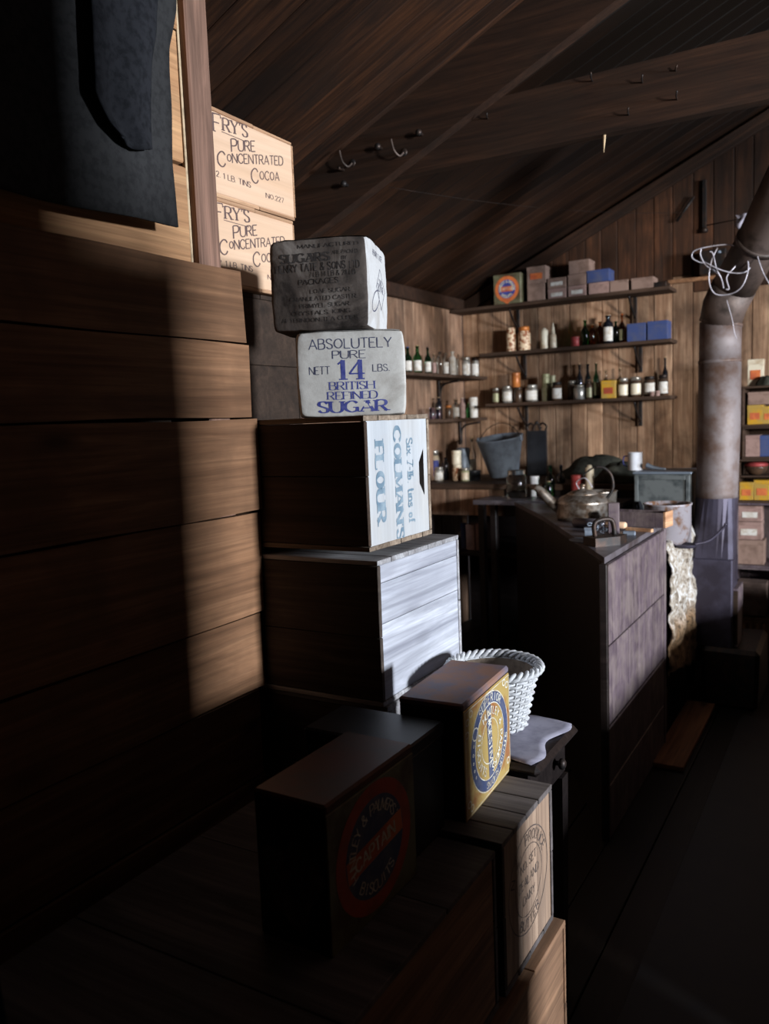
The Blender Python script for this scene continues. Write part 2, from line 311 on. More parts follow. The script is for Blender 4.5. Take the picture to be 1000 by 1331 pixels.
# ---------------------------------------------------------------- stroke lettering (drawn glyphs, thick and thin strokes, serifs)
G = {
'A': (.8, '0,0 .4,1|.4,1 .8,0|.13,.33 .67,.33'), 'B': (.65, '0,0 0,1|~0,1 .35,1 .55,.9 .55,.65 .35,.53 0,.53|~0,.53 .4,.53 .63,.42 .63,.13 .4,0 0,0'),
'C': (.78, '~.76,.78 .6,.96 .36,.99 .08,.78 .01,.5 .08,.22 .36,.01 .6,.04 .76,.22'), 'D': (.75, '0,0 0,1|~0,1 .35,1 .65,.85 .75,.5 .65,.15 .35,0 0,0'),
'E': (.6, '0,0 0,1|0,1 .6,1|0,.52 .46,.52|0,0 .6,0'), 'F': (.58, '0,0 0,1|0,1 .58,1|0,.52 .46,.52'),
'G': (.82, '~.76,.80 .6,.96 .36,.99 .08,.78 .01,.5 .08,.22 .36,.01 .6,.04 .76,.14|.76,.04 .76,.42|.52,.42 .84,.42'),
'H': (.75, '0,0 0,1|.75,0 .75,1|0,.52 .75,.52'), 'I': (.1, '.05,0 .05,1'), 'J': (.45, '~.4,1 .4,.3 .3,.04 .1,.02 0,.18'),
'K': (.72, '0,0 0,1|.68,1 .04,.42|.25,.6 .72,0'), 'L': (.58, '0,0 0,1|0,0 .58,0'), 'M': (.92, '0,0 .06,1|.06,1 .46,.1|.46,.1 .86,1|.86,1 .92,0'),
'N': (.76, '0,0 0,1|0,1 .76,0|.76,0 .76,1'), 'O': (.86, '@.43,.5,.43,.5'), 'P': (.62, '0,0 0,1|~0,1 .38,1 .6,.88 .6,.6 .38,.47 0,.47'),
'Q': (.86, '@.43,.5,.43,.5|.5,.25 .86,-.08'), 'R': (.7, '0,0 0,1|~0,1 .38,1 .6,.88 .6,.62 .38,.5 0,.5|.32,.5 .7,0'),
'S': (.6, '~.56,.8 .44,.95 .26,.99 .07,.9 .05,.68 .2,.56 .42,.45 .57,.32 .55,.1 .36,.01 .17,.03 .02,.2'), 'T': (.7, '.35,0 .35,1|0,1 .7,1'),
'U': (.74, '~0,1 0,.6 .02,.22 .18,.03 .37,0 .56,.03 .72,.22 .74,.6 .74,1'), 'V': (.78, '0,1 .39,0|.39,0 .78,1'),
'W': (1.1, '0,1 .28,0|.28,0 .55,1|.55,1 .82,0|.82,0 1.1,1'), 'X': (.74, '0,0 .72,1|.02,1 .74,0'), 'Y': (.74, '0,1 .37,.48|.74,1 .37,.48|.37,.48 .37,0'),
'Z': (.68, '.02,1 .66,1|.66,1 0,0|0,0 .68,0'), '1': (.34, '.22,0 .22,1|.22,1 .0,.80'), '2': (.58, '~.03,.75 .12,.94 .3,1 .5,.9 .52,.68 .3,.35 .02,.02|.02,.02 .58,.02'),
'4': (.68, '.48,0 .48,1|.48,1 0,.3|0,.3 .68,.3'), '7': (.56, '0,1 .56,1|.56,1 .2,0'), '8': (.58, '@.29,.74,.22,.25|@.29,.25,.28,.25'),
'&': (.8, '~.78,.0 .5,.35 .2,.75 .26,.97 .46,.97 .5,.78 .3,.58 .08,.38 .05,.12 .28,0 .55,.1 .74,.42'),
'.': (.12, '.0,.05 .12,.05'), "'": (.12, '.08,1 .04,.78'), '-': (.35, '0,.45 .32,.45'), '*': (.5, '@.25,.5,.2,.24'),
'i': (.14, '.07,0 .07,.6|.05,.82 .09,.82'), 'x': (.5, '0,0 .48,.62|.02,.62 .5,0'), 'l': (.12, '.06,0 .06,1'), 'b': (.5, '.02,0 .02,1|@.26,.3,.23,.3'),
't': (.34, '~.14,.95 .14,.3 .2,.03 .34,.06|0,.64 .32,.64'), 'n': (.48, '.02,0 .02,.62|~.02,.45 .14,.6 .32,.6 .44,.42|.44,.42 .44,0'),
's': (.38, '~.36,.5 .25,.62 .08,.58 .06,.42 .2,.33 .36,.22 .32,.04 .12,.0 .01,.12'), 'o': (.52, '@.26,.3,.26,.31'), 'f': (.34, '~.36,.92 .24,1 .14,.88 .13,.6 .13,.0|0,.62 .3,.62'),
' ': (.3, ''), }
def glyph(ch, thick, thin, serif):
    """quads (lists of 4 xy) for one glyph of height 1"""
    w, spec = G.get(ch, G[' ']); Q = []
    for st in spec.split('|'):
        if not st: continue
        smooth = st[0] == '~'; closed = st[0] == '@'
        if closed:
            cx, cy, a, b = map(float, st[1:].split(',')); n = 20
            P = [Vector((cx+(a-thick/3)*math.cos(2*PI*i/n), cy+(b-thin/2)*math.sin(2*PI*i/n))) for i in range(n)]
        else:
            P = [Vector(tuple(map(float, q.split(',')))) for q in st.lstrip('~').split()]
            if smooth: P = [Vector(q[:2]) for q in bez([(p.x, p.y, 0) for p in P], 4)]
        m = len(P); A = []; B = []
        for i in range(m):
            d = (P[(i+1) % m]-P[i-1]) if closed else (P[min(i+1, m-1)]-P[max(i-1, 0)])
            if d.length < 1e-6: d = Vector((1, 0))
            d.normalize(); ww = thin+(thick-thin)*abs(d.y)**1.3
            if not smooth and not closed and d.y*d.x > .15*abs(d.y) and thick > thin*1.3: ww = thin*1.15   # upstrokes thin
            n_ = Vector((-d.y, d.x))*ww/2; A.append(P[i]+n_); B.append(P[i]-n_)
        for i in range(m if closed else m-1):
            j = (i+1) % m; Q.append([A[i], B[i], B[j], A[j]])
        if serif and not closed:
            for e, o_ in ((P[0], P[1]), (P[-1], P[-2])):
                d = (e-o_).normalized()
                if abs(d.y) > .6 and (e.y < .03 or e.y > .97) and ch not in 'SC' and not (ch in '14' and e.y > .5):
                    h = thin*.9; yy = e.y-(h if e.y > .5 else 0); hw = thick*.5+.09
                    Q.append([Vector((e.x-hw, yy)), Vector((e.x+hw, yy)), Vector((e.x+hw, yy+h)), Vector((e.x-hw, yy+h))])
                elif abs(d.x) > .9 and ch in 'EFLTZ' and (e.x > w-.03 or (ch in 'TZ' and e.x < .03)) and e.y != .52:
                    sg = -1 if e.y > .5 else 1; hx = thin*.5
                    Q.append([Vector((e.x-hx, e.y)), Vector((e.x+hx, e.y)), Vector((e.x+hx*.7, e.y+sg*.2)), Vector((e.x-hx*.7, e.y+sg*.2))])
    return w, Q
def line_quads(runs, h, thick=.14, thin=.08, serif=False, gap=.16, xs=1.0):
    """runs: [(text, scale, baseline shift)]; returns quads centred on x=0 with baseline 0"""
    x = 0; out = []
    if isinstance(runs, str): runs = [(runs, 1, 0)]
    for s, k, dy in runs:
        for ch in s:
            w, Q = glyph(ch, thick/k**.5, thin/k**.5, serif)
            out += [[((x+p.x*k)*h*xs, (p.y*k+dy)*h) for p in q] for q in Q]; x += (w+gap)*k
    W = (x-gap)*h*xs
    return [[(a-W/2, b) for a, b in q] for q in out], W
def ring_quads(s, h, cx, cy, ra, rb, a0, a1, thick=.15, thin=.1, inward=False):
    """letters spread along an ellipse from angle a0 to a1 (degrees, 90 = top); clockwise reads outward"""
    out = []; n = len(s)
    for i, ch in enumerate(s):
        t = math.radians(a0+(a1-a0)*(i+.5)/n)
        w, Q = glyph(ch, thick, thin, False)
        px, py = cx+ra*math.cos(t), cy+rb*math.sin(t)
        nx, ny = math.cos(t)/ra, math.sin(t)/rb; l = math.hypot(nx, ny); nx /= l; ny /= l
        if inward: nx, ny = -nx, -ny
        for q in Q:
            out.append([(px+(ny*(p.x-w/2)+nx*(p.y-.5))*h, py+(-nx*(p.x-w/2)+ny*(p.y-.5))*h) for p in q])
    return out
def oval(cx, cy, a0, b0, a1=0, b1=0, n=40):
    out = []
    for i in range(n):
        t, u = 2*PI*i/n, 2*PI*(i+1)/n
        out.append([(cx+a0*math.cos(t), cy+b0*math.sin(t)), (cx+a0*math.cos(u), cy+b0*math.sin(u)), (cx+a1*math.cos(u), cy+b1*math.sin(u)), (cx+a1*math.cos(t), cy+b1*math.sin(t))])
    return out
def rect(x0, y0, x1, y1): return [[(x0, y0), (x1, y0), (x1, y1), (x0, y1)]]
def print_on(name, quads, fn, m, parent):
    """flat print laid on a surface; fn maps (u, v) to a point just proud of it"""
    mb = MB()
    for i, q in enumerate(quads):      # overlapping strokes get hair-fine separate heights
        P = [Vector(fn(*p)) for p in q]; N = (P[1]-P[0]).cross(P[2]-P[0])
        if N.length > 1e-12: N.normalize(); P = [p+N*((i % 12)*1.2e-5) for p in P]
        mb.add(P, [tuple(range(len(q)))])
    return mb.obj(name, m, parent)
def shift(qs, dx, dy, rot=0):
    c, s = math.cos(rot), math.sin(rot)
    return [[(dx+a*c-b*s, dy+a*s+b*c) for a, b in q] for q in qs]

# ================================================================ THE ROOM
XL, YB, XR, Y0, RIDGE = -2.53, 5.5, 5.05, -1.2, 1.26
EAVE, SL = 2.33, .452
def roofz(x): return EAVE+SL*(x-XL) if x < RIDGE else EAVE+SL*(RIDGE-XL)-SL*(x-RIDGE)
struct = lambda o: tag(o, kind='structure')
# floor
fl = struct(MB().box(XL-.1, Y0, -.06, XR+.1, YB+.1, -.025).obj('floor', M['floor']))
x = XL; fm = None
while x < XR:
    wd = .148
    o = MB().cbox(0, 0, 0, wd-.004, YB-Y0, .022, .002).obj('plank', M['floor'], fl) if fm is None else link('plank', fm, None, fl)
    fm = o.data; o.location = (x, Y0, -.024+random.uniform(-.001, .001)); x += wd
# back wall: vertical tongue-and-groove boards up to the slope of the roof
wb = struct(MB().add([(XL, YB+.03, -.02), (XR, YB+.03, -.02), (XR, YB+.03, roofz(XR)), (RIDGE, YB+.03, roofz(RIDGE)), (XL, YB+.03, EAVE),
                      (XL, YB+.09, -.02), (XR, YB+.09, -.02), (XR, YB+.09, roofz(XR)), (RIDGE, YB+.09, roofz(RIDGE)), (XL, YB+.09, EAVE)],
                     [(0, 1, 2, 3, 4), (9, 8, 7, 6, 5), (0, 5, 6, 1), (1, 6, 7, 2), (2, 7, 8, 3), (3, 8, 9, 4), (4, 9, 5, 0)]).obj('wall_back', M['leftwall']))
x = XL; i = 0
while x < 1.3:
    wd = random.choice((.105, .112, .118, .122)); top = min(roofz(x), roofz(x+wd))-.004
    ys = random.uniform(-.004, .003)
    def vb(z0, z1, mm):
        mb = MB(); y0 = YB+ys
        vs = [(x+.003, y0, z0), (x+wd-.001, y0, z0), (x+wd-.001, y0+.02, z0), (x+.003, y0+.02, z0)]
        mb.cbox(x+.002, y0, z0, x+wd-.001, y0+.022, z1, .0035); return mb.obj('plank', mm, wb)
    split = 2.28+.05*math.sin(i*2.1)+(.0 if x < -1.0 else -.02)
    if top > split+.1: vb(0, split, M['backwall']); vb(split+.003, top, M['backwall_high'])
    else: vb(0, top, M['backwall'])
    x += wd; i += 1
# left wall
wl = struct(MB().box(XL-.10, Y0, -.02, XL-.03, YB+.1, EAVE+.02).obj('wall_left', M['leftwall']))
y = YB
while y > 2.2:
    wd = random.choice((.10, .11, .118)); mb = MB().cbox(XL-.022, y-wd+.002, 0, XL+random.uniform(-.003, .002), y-.001, EAVE-.01, .0035); mb.obj('plank', M['leftwall'], wl); y -= wd
struct(MB().cbox(XL, 2.2, EAVE-.085, XL+.045, YB-.02, EAVE-.005, .004).obj('trim_1', M['rafter']))
o = struct(MB().cbox(0, 0, -.10, 3.05*1.0, .035, -.02, .004).obj('trim_2', M['rafter']))
o.location = (XL+.02, YB-.045, EAVE-.0); o.rotation_euler = (0, -math.atan(SL), 0)
wr = MB().box(XR, Y0, -.02, XR+.08, YB+.1, WIN[2]-.42).box(XR, Y0, WIN[2]+.42, XR+.08, YB+.1, 2.45)
for a_, b_ in ((Y0, WIN2[1]-.35), (WIN2[1]+.35, WIN[1]-.35), (WIN[1]+.35, YB+.1)): wr.box(XR, a_, WIN[2]-.42, XR+.08, b_, WIN[2]+.42)
struct(wr.obj('wall_right', M['dark_crate']))
for k_, W_ in ((1, WIN), (2, WIN2)):
    wn = MB()
    for a, b, c_, d_ in ((-.35, -.42, -.30, .42), (.30, -.42, .35, .42), (-.35, -.42, .35, -.37), (-.35, .37, .35, .42), (-.012, -.4, .012, .4), (-.33, -.012, .33, .012)):
        wn.cbox(XR+.01, W_[1]+a, W_[2]+b, XR+.06, W_[1]+c_, W_[2]+d_, .003)
    struct(wn.obj('window_%d' % k_, M['post']))
struct(MB().box(XL-.1, Y0-.08, -.02, XR+.1, Y0, 3.8).obj('wall_front', M['dark_crate']))
# ceiling: boards running up the slope
ang = math.atan(SL); run = (RIDGE-XL)/math.cos(ang)
ce = struct(MB().obj('ceiling', M['ceiling'])) if False else None
cm = MB()
cm.add([(XL-.12, Y0, EAVE+.0), (RIDGE, Y0, roofz(RIDGE)+.03), (RIDGE, YB+.1, roofz(RIDGE)+.03), (XL-.12, YB+.1, EAVE+.0),
        (XL-.12, Y0, EAVE+.08), (RIDGE, Y0, roofz(RIDGE)+.11), (RIDGE, YB+.1, roofz(RIDGE)+.11), (XL-.12, YB+.1, EAVE+.08)],
       [(0, 1, 2, 3), (7, 6, 5, 4), (0, 4, 5, 1), (3, 2, 6, 7), (0, 3, 7, 4)])
xr_ = XR+.12
cm.add([(RIDGE, Y0, roofz(RIDGE)+.03), (xr_, Y0, roofz(xr_)), (xr_, YB+.1, roofz(xr_)), (RIDGE, YB+.1, roofz(RIDGE)+.03),
        (RIDGE, Y0, roofz(RIDGE)+.11), (xr_, Y0, roofz(xr_)+.08), (xr_, YB+.1, roofz(xr_)+.08), (RIDGE, YB+.1, roofz(RIDGE)+.11)],
       [(0, 1, 2, 3), (7, 6, 5, 4), (0, 4, 5, 1), (3, 2, 6, 7), (1, 5, 6, 2)])
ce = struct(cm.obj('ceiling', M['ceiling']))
y = YB+.03; bmz = {}
while y > .4:
    wd = random.choice((.095, .105, .115))
    if wd not in bmz:
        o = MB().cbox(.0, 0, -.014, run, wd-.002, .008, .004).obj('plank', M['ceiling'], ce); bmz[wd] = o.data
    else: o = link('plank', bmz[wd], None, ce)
    y -= wd; o.location = (XL+.005, y, EAVE+.012+random.uniform(-.0015, .0015)); o.rotation_euler = (0, -ang, 0)

# roof truss
YT = 2.98
def slope_beam(name, x0, x1, y0, y1, d0, d1, m, parent=None):
    mb = MB(); v = []
    for xx in (x0, x1):
        for yy in (y0, y1):
            for dd in (d1, d0): v.append((xx, yy, roofz(xx)-dd))
    mb.add(v, [(0, 1, 3, 2), (4, 6, 7, 5), (0, 4, 5, 1), (2, 3, 7, 6), (0, 2, 6, 4), (1, 5, 7, 3)])
    return mb
ra = thing('roof_rafter', 'dark sooty sloping rafter with coat hooks under the boarded ceiling', 'beam', (-2.3, YT, 0)); 
mb = MB(); 
def sb(x0, x1, y0, y1, d0, d1):
    a = (-2.3, YT); v = []
    for xx in (x0, x1):
        for yy in (y0, y1):
            for dd in (d1, d0): v.append((xx-a[0], yy-a[1], roofz(xx)-dd))
    mb.add(v, [(0, 1, 3, 2), (4, 6, 7, 5), (0, 4, 5, 1), (2, 3, 7, 6), (0, 2, 6, 4), (1, 5, 7, 3)])
sb(XL+.05, RIDGE, YT, YT+.055, .004, .245); mb.obj('beam', M['rafter'], ra)
tb = thing('tie_beam', 'heavy dark horizontal tie beam with nails crossing below the ceiling', 'beam', (-1.3, YT+.057, 2.582))
MB().add([(-.68, 0, -.105), (5.0, 0, -.105), (5.0, .05, -.105), (-.68, .05, -.105), (-.46, 0, .105), (5.0, 0, .105), (5.0, .05, .105), (-.46, .05, .105)],
         [(0, 3, 2, 1), (4, 5, 6, 7), (0, 1, 5, 4), (2, 3, 7, 6), (0, 4, 7, 3), (1, 2, 6, 5)]).obj('beam', M['rafter'], tb)
for px, py, ln in ((770, 106, .05), (880, 130, .05), (835, 108, .04), (817, 150, .04), (634, 155, .03), (784, 178, .05), (878, 93, .02)):
    p = at(px, py, y=YT+.057)-tb.location
    mb_ = MB().tube([p+Vector((0, .01, 0)), p+Vector((.004, -ln*.6, .004)), p+Vector((.01, -ln, .012))], .0028, 6)
    if py == 178: mb_ = MB().tube([p+Vector((0, .02, .02)), p+Vector((0, .01, -.05))], [.007, .001], 6)
    mb_.obj('nail', M['paleband'] if py == 178 else M['iron'], tb)
# coat hooks and knobs on the rafter
def hookpos(px, py): return at(px, py, y=YT)
for k, (px, py, l_) in enumerate(((458, 212, 'iron coat hook on the rafter, left of the pair'), (525, 198, 'iron coat hook on the rafter, right of the pair'))):
    p = hookpos(px, py); t = thing('coat_hook', l_, 'hook', p, 0, 'coat hooks on the rafter')
    MB().lathe([(.016, -.006), (.016, .0), (.010, .004)], 12).obj('base_plate', M['iron'], t).rotation_euler = (PI/2, 0, 0)
    MB().tube(bez([(0, 0, 0), (.0, -.035, -.022), (-.012, -.055, -.005), (-.022, -.055, .028), (-.028, -.048, .042)], 5), .0038, 8).obj('hook', M['pipe_dark'], t)
for k, (px, py, l_) in enumerate(((452, 241, 'round iron peg low on the rafter near the left coat hook'), (496, 193, 'round iron peg between the two coat hooks'), (549, 175, 'round iron peg up the rafter beyond the right coat hook'), (447, 221, 'tiny iron peg beside the left coat hook'))):
    p = hookpos(px, py); r_ = .013 if k < 3 else .008
    o = MB().lathe([(.006, 0), (.006, .02), (r_, .026), (r_, .034), (.006, .041)], 10).obj('iron_peg', M['iron']); o.location = p; o.rotation_euler = (PI/2, 0, 0)
    tag(o, l_, 'peg', 'iron pegs on the rafter')
# thin line strung under the ceiling
a = at(505, 243, y=3.3); b = at(890, 276, y=5.45)
o = MB().tube([a.lerp(b, t)+Vector((0, 0, -.16*t*(1-t))) for t in [i/14 for i in range(15)]], .0011, 5).obj('clothes_line', M['iron']); tag(o, 'thin cord strung below the dark ceiling boards', 'cord')

# ---- plank partition close on the left
wp = struct(MB().box(-1.42, .3, 0, -1.385, 1.40, 1.83).obj('wall_partition', M['dark_crate']))
rows = [(1.700, 1.866, 1.578, 0), (1.522, 1.694, 1.585, .001), (1.292, 1.515, 1.600, .004), (1.037, 1.287, 1.598, -.004), (.842, 1.030, 1.592, -.010), (.62, .836, 1.575, -.016), (.33, .612, 1.58, -.01), (0.0, .322, 1.575, -.012)]
for z0, z1, y1, dx in rows:
    mb = MB(); n = 14; vs = []; fs = []
    for i in range(n+1):
        yy = .3+(y1-.3)*i/n
        wv = .004*noise.noise(Vector((yy*3, z0*9, 0))); wv2 = .004*noise.noise(Vector((yy*3, z1*9, 4)))
        for xx, zz in ((-1.3+dx, z0+wv), (-1.3+dx, z1+wv2), (-1.328+dx, z1+wv2), (-1.328+dx, z0+wv)): vs.append((xx, yy+(.004*math.sin(zz*60) if i == n else 0), zz))
    for i in range(n):
        for j in range(4): fs.append((i*4+j, (i+1)*4+j, (i+1)*4+(j+1) % 4, i*4+(j+1) % 4))
    fs += [(0, 1, 2, 3), tuple(n*4+j for j in (3, 2, 1, 0))]
    mb.add(vs, fs).obj('plank', M['partition'], wp)
for z0, z1, y1 in ((1.868, 2.09, 1.462), (2.095, 2.38, 1.458), (2.385, 2.70, 1.462)):
    MB().cbox(-1.372, .3, z0, -1.348, y1, z1, .003, .002).obj('plank', M['partition_up'], wp)
MB().cbox(-1.36, 1.463, 1.868, -1.350, 1.470, 2.7, .001).obj('strip', M['paleband'], wp)
o = struct(MB().cbox(-1.375, 1.472, 0, -1.331, 1.545, 2.78, .004, .001).obj('trim_3', M['post']))

# ================================================================ helpers for things
def proj(p):
    q = Vector(p)-Vector((0, 0, EYE)); z = q.dot(FW); return 500+FPX*q.dot(RT)/z, 665.5+FPX*q.dot(DN)/z
def on_y(px, y, z):
    """x of the spot seen at column px, at depth y and height z"""
    row = 500
    for _ in range(4):
        p = at(px, row, y=y); row = proj((p.x, y, z))[1]
    return Vector((at(px, row, y=y).x, y, z))
def on_x(px, x, z):
    row = 500
    for _ in range(4):
        p = at(px, row, x=x); row = proj((x, p.y, z))[1]
    return Vector((x, at(px, row, x=x).y, z))
def local(parent):
    m = (Matrix.Translation(parent.location) @ parent.rotation_euler.to_matrix().to_4x4()).inverted(); return m
def write_line(runs, P0, P1, up, h, m, parent, normal, name='lettering', thick=.15, thin=.09, serif=False, eps=.0003, gap=.16):
    """one printed line from P0 to P1 (world), cap height h"""
    Q, W = line_quads(runs, 1.0, thick, thin, serif, gap)
    d = (Vector(P1)-Vector(P0)); k = d.length/W; d.normalize(); c = (Vector(P0)+Vector(P1))/2
    U = Vector(up); N = Vector(normal)*eps; im = local(parent)
    return print_on(name, Q, lambda a, b: im @ (c+d*(a*k)+U*(b*h)+N), m, parent)
def plane_map(parent, O, U, V, N, eps=.0003):
    im = local(parent); O, U, V, N = map(Vector, (O, U, V, N))
    return lambda a, b, e=0: im @ (O+U*a+V*b+N*(eps+e))
def crate(name, label, x1, y0, z0, lx, ly, lz, end, top, side, nt_=4, ns=2, nb=2, slot=None, group=None, endvert=False, lid=True, j=.0007, cat='crate', rz=0):
    t = thing(name, label, cat, (x1-lx/2, y0+ly/2, z0), rz, group)
    X, Y, Z, th = lx/2, ly/2, lz, .012
    for zz, nm in ((0, 'bottom_slat'), (lz-th, 'top_slat')):
        if nm == 'top_slat' and not lid: continue
        yy = -Y
        ws = [random.uniform(.7, 1.3) for _ in range(nt_)]; sw = sum(ws)
        for w_ in ws:
            d = 2*Y*w_/sw; MB().cbox(-X, yy+.0012, zz, X+random.uniform(-.001, .001), yy+d-.0012, zz+th, .0012, j).obj(nm, top, t); yy += d
    for sg in (-1, 1):
        zz = th+.0005
        ws = [random.uniform(.85, 1.15) for _ in range(ns)]; sw = sum(ws)
        for w_ in ws:
            d = (lz-2*th-.001)*w_/sw; a, b = (-Y, -Y+th) if sg < 0 else (Y-th, Y)
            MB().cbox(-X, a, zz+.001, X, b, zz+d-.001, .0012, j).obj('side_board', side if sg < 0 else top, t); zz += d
    for sg in (-1, 1):
        xa, xb = (X-.017, X-.0025) if sg > 0 else (-X+.0025, -X+.017)
        if slot and sg > 0:
            u0, u1, v0, v1 = slot; a, b, c, d = -Y+th, Y-th, th, lz-th; cut = .28*(v1-v0)
            mb = MB()
            for poly in ([(a, c), (u0, c), (u0, d), (a, d)], [(u1, c), (b, c), (b, d), (u1, d)], [(u0, v1-cut), (u1, v1), (u1, d), (u0, d)], [(u0, c), (u1, c), (u1, v0), (u0, v0+cut)]):
                n = len(poly); mb.add([(xb, p, q) for p, q in poly]+[(xa, p, q) for p, q in poly], [tuple(range(n)), tuple(range(n, 2*n))[::-1]]+[(i, n+i, n+(i+1) % n, (i+1) % n) for i in range(n)])
            mb.obj('end_board', end, t); MB().box(xa-.02, u0-.01, v0-.01, xa-.012, u1+.01, v1+.01).obj('lining', side, t)
            continue
        a = (-Y+th if endvert else th); full = (2*Y-2*th) if endvert else (lz-2*th)
        ws = [1.35]+[1.0]*(nb-1) if not endvert else [random.uniform(.8, 1.2) for _ in range(nb)]
        if nb == 3 and not endvert: ws = [1.9, 1.0, .45]
        sw = sum(ws)
        for w_ in ws:
            d = full*w_/sw
            if endvert: MB().cbox(xa, a+.0007, th, xb, a+d-.0007, lz-th, .0009).obj('end_board', end, t)
            else: MB().cbox(xa, -Y+th, a+.0007, xb, Y-th, a+d-.0007, .0009).obj('end_board', end, t)
            a += d
    return t

# ================================================================ the crate stack, from the cocoa boxes down
XC = -1.5
sup = None
z = 0
for k, lab in enumerate(('dark plain crate on the floor under the cocoa boxes', 'dark plain crate second from the floor under the cocoa boxes', 'dark plain crate third from the floor under the cocoa boxes', 'dark plain crate directly under the lower cocoa box')):
    crate('packing_crate', lab, XC-.02, 1.70, z, .42, .40, .468, M['dark_crate'], M['dark_crate'], M['dark_crate'], 3, 2, 2, group='dark crates under the cocoa boxes'); z += .4685
def cocoa(z0, lab, cut, dy):
    t = thing('cocoa_box', lab, 'box', (XC-.19, 1.90+dy, z0), 0, 'stacked cocoa boxes')
    y0, y1 = 1.665+dy-t.location.y, 2.085+dy-t.location.y; h = .229
    MB().cbox(-.19, y0, .010, .19, y1, h-.010, .002).obj('body', M['cocoa'], t)
    MB().cbox(-.192, y0, 0, .1915, (y0+y1)/2+.04, .010, .0015, .0006).obj('bottom_slat', M['cocoa_edge'], t)
    MB().cbox(-.192, (y0+y1)/2+.043, .001, .190, y1, .010, .0015, .0006).obj('bottom_slat', M['cocoa_edge'], t)
    MB().cbox(-.192, y0, h-.010, .192, (y0+y1)/2+.03, h, .0015, .0006).obj('top_slat', M['cocoa_edge'], t)
    MB().cbox(-.192, (y0+y1)/2+.032, h-.010, .1905, y1, h-.0015, .0015, .0006).obj('top_slat', M['cocoa_edge'], t)
    MB().cbox(.188, y1-.003, .01, .192, y1+.002, h-.012, .0008, .0005).obj('edge_strip', M['cocoa_edge'], t)
    X = XC; up = (0, 0, 1); N = (1, 0, 0)
    sh_ = Vector((0, dy, z0-2.1055))
    def ln(runs, pa, pb, hh, th=.17, sf=False, tn=.11):
        a_, b_ = at(*pa, x=X), at(*pb, x=X); write_line(runs, a_+sh_, b_+sh_, up, hh, M['cocoa_ink'], t, N, thick=th, serif=sf, thin=tn)
    ln([('F', 1.4, -.25), ("RY'S", 1, 0)], (277, 166), (322, 179), .033, .2, True, .08)
    u0, u1 = at(288, 171, x=X), at(321, 181, x=X); z_u = u0.z-z0-sh_.z+(z0-2.1055) 
    print_on('underline', rect(u0.y, u0.z-2.1055-.001, u1.y, u0.z-2.1055+.001), plane_map(t, (X, dy, z0), (0, 1, 0), (0, 0, 1), N), M['cocoa_ink'], t)
    ln([('P', 1.2, -.1), ('URE', 1, 0)], (301, 196), (332, 197), .028)
    ln([('C', 1.55, -.42), ('O', .8, .12), ('NCENTRATED', 1, 0)], (283, 211), (368, 215), .025)
    ln([('C', 1.65, -.42), ('OCOA', 1, .0)], (327, 233), (363, 235), .024)
    ln('12. 1 LB. TINS', (278, 228), (326, 244), .0145)
    ln('NO.227', (346, 257), (369, 264), .0135)
    return t
cocoa(1.8755, 'pale wooden cocoa box, lower of two, half shaded behind the sugar packet', 1, -.012)
cocoa(2.1055, 'pale wooden cocoa box on top of the other, brightly lit with full lettering', 0, 0)

# flour crate, bleached crate, the crates beneath them
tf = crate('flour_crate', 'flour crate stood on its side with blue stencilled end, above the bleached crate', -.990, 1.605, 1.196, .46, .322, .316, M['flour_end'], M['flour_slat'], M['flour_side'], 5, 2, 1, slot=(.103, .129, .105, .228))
XE = -.990-.0025
def pt(px, py, x=XE): return at(px, py, x=x)
for runs, pa, pb, hgt, sf, tk in (('FLOUR', (487, 577), (491, 679), .040, True, .30), ("COLMAN'S", (511, 556), (514, 703), .036, True, .27), ([('S', 1, 0), ('ix 7-lb', 1, 0), ('. tins of', 1, 0)], (528, 570), (530, 680), .031, True, .22)):
    a, b = pt(*pa), pt(*pb); b.y = a.y
    write_line(runs, a, b, (0, 1, 0), hgt, M['teal_ink'], tf, (1, 0, 0), eps=.0006, thick=tk, thin=.10, serif=sf)
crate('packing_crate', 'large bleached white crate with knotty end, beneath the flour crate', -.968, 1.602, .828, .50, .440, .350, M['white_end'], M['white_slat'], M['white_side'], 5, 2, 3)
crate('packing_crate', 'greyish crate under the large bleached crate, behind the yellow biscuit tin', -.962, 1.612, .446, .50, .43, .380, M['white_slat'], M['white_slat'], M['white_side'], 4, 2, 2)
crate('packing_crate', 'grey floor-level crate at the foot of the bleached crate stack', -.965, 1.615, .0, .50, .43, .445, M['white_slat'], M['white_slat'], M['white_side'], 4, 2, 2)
# strip board nailed across, catching light below the bleached crate
# lower crates in the foreground
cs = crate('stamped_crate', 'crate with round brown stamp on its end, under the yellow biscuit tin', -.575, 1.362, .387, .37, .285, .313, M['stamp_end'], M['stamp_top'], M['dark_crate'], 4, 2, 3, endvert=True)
XS = -.575-.0025
pm = plane_map(cs, (XS, 1.5045, .555), (0, 1, 0), (0, 0, 1), (1, 0, 0), .0006)
stp = oval(0, 0, .112, .108, .1095, .1055)+oval(0, 0, .076, .073, .0742, .0712)
stp += ring_quads('N.Z. PRODUCE', .021, 0, 0, .093, .090, 165, 15)+ring_quads('BUTTER', .020, 0, 0, .093, .090, 235, 305, inward=True)
stp += shift(line_quads('NO. SET', .018)[0], 0, .030)+shift(line_quads('ZEALAND', .019)[0], 0, -.006)+shift(line_quads('DAIRY', .018)[0], 0, -.042)
print_on('stamp', stp, pm, M['stamp_ink'], cs)
crate('packing_crate', 'dark foreground crate carrying the dark red biscuit tin', -.585, .62, .372, .55, .735, .318, M['low_end'], M['stamp_top'], M['dark_crate'], 3, 2, 2)
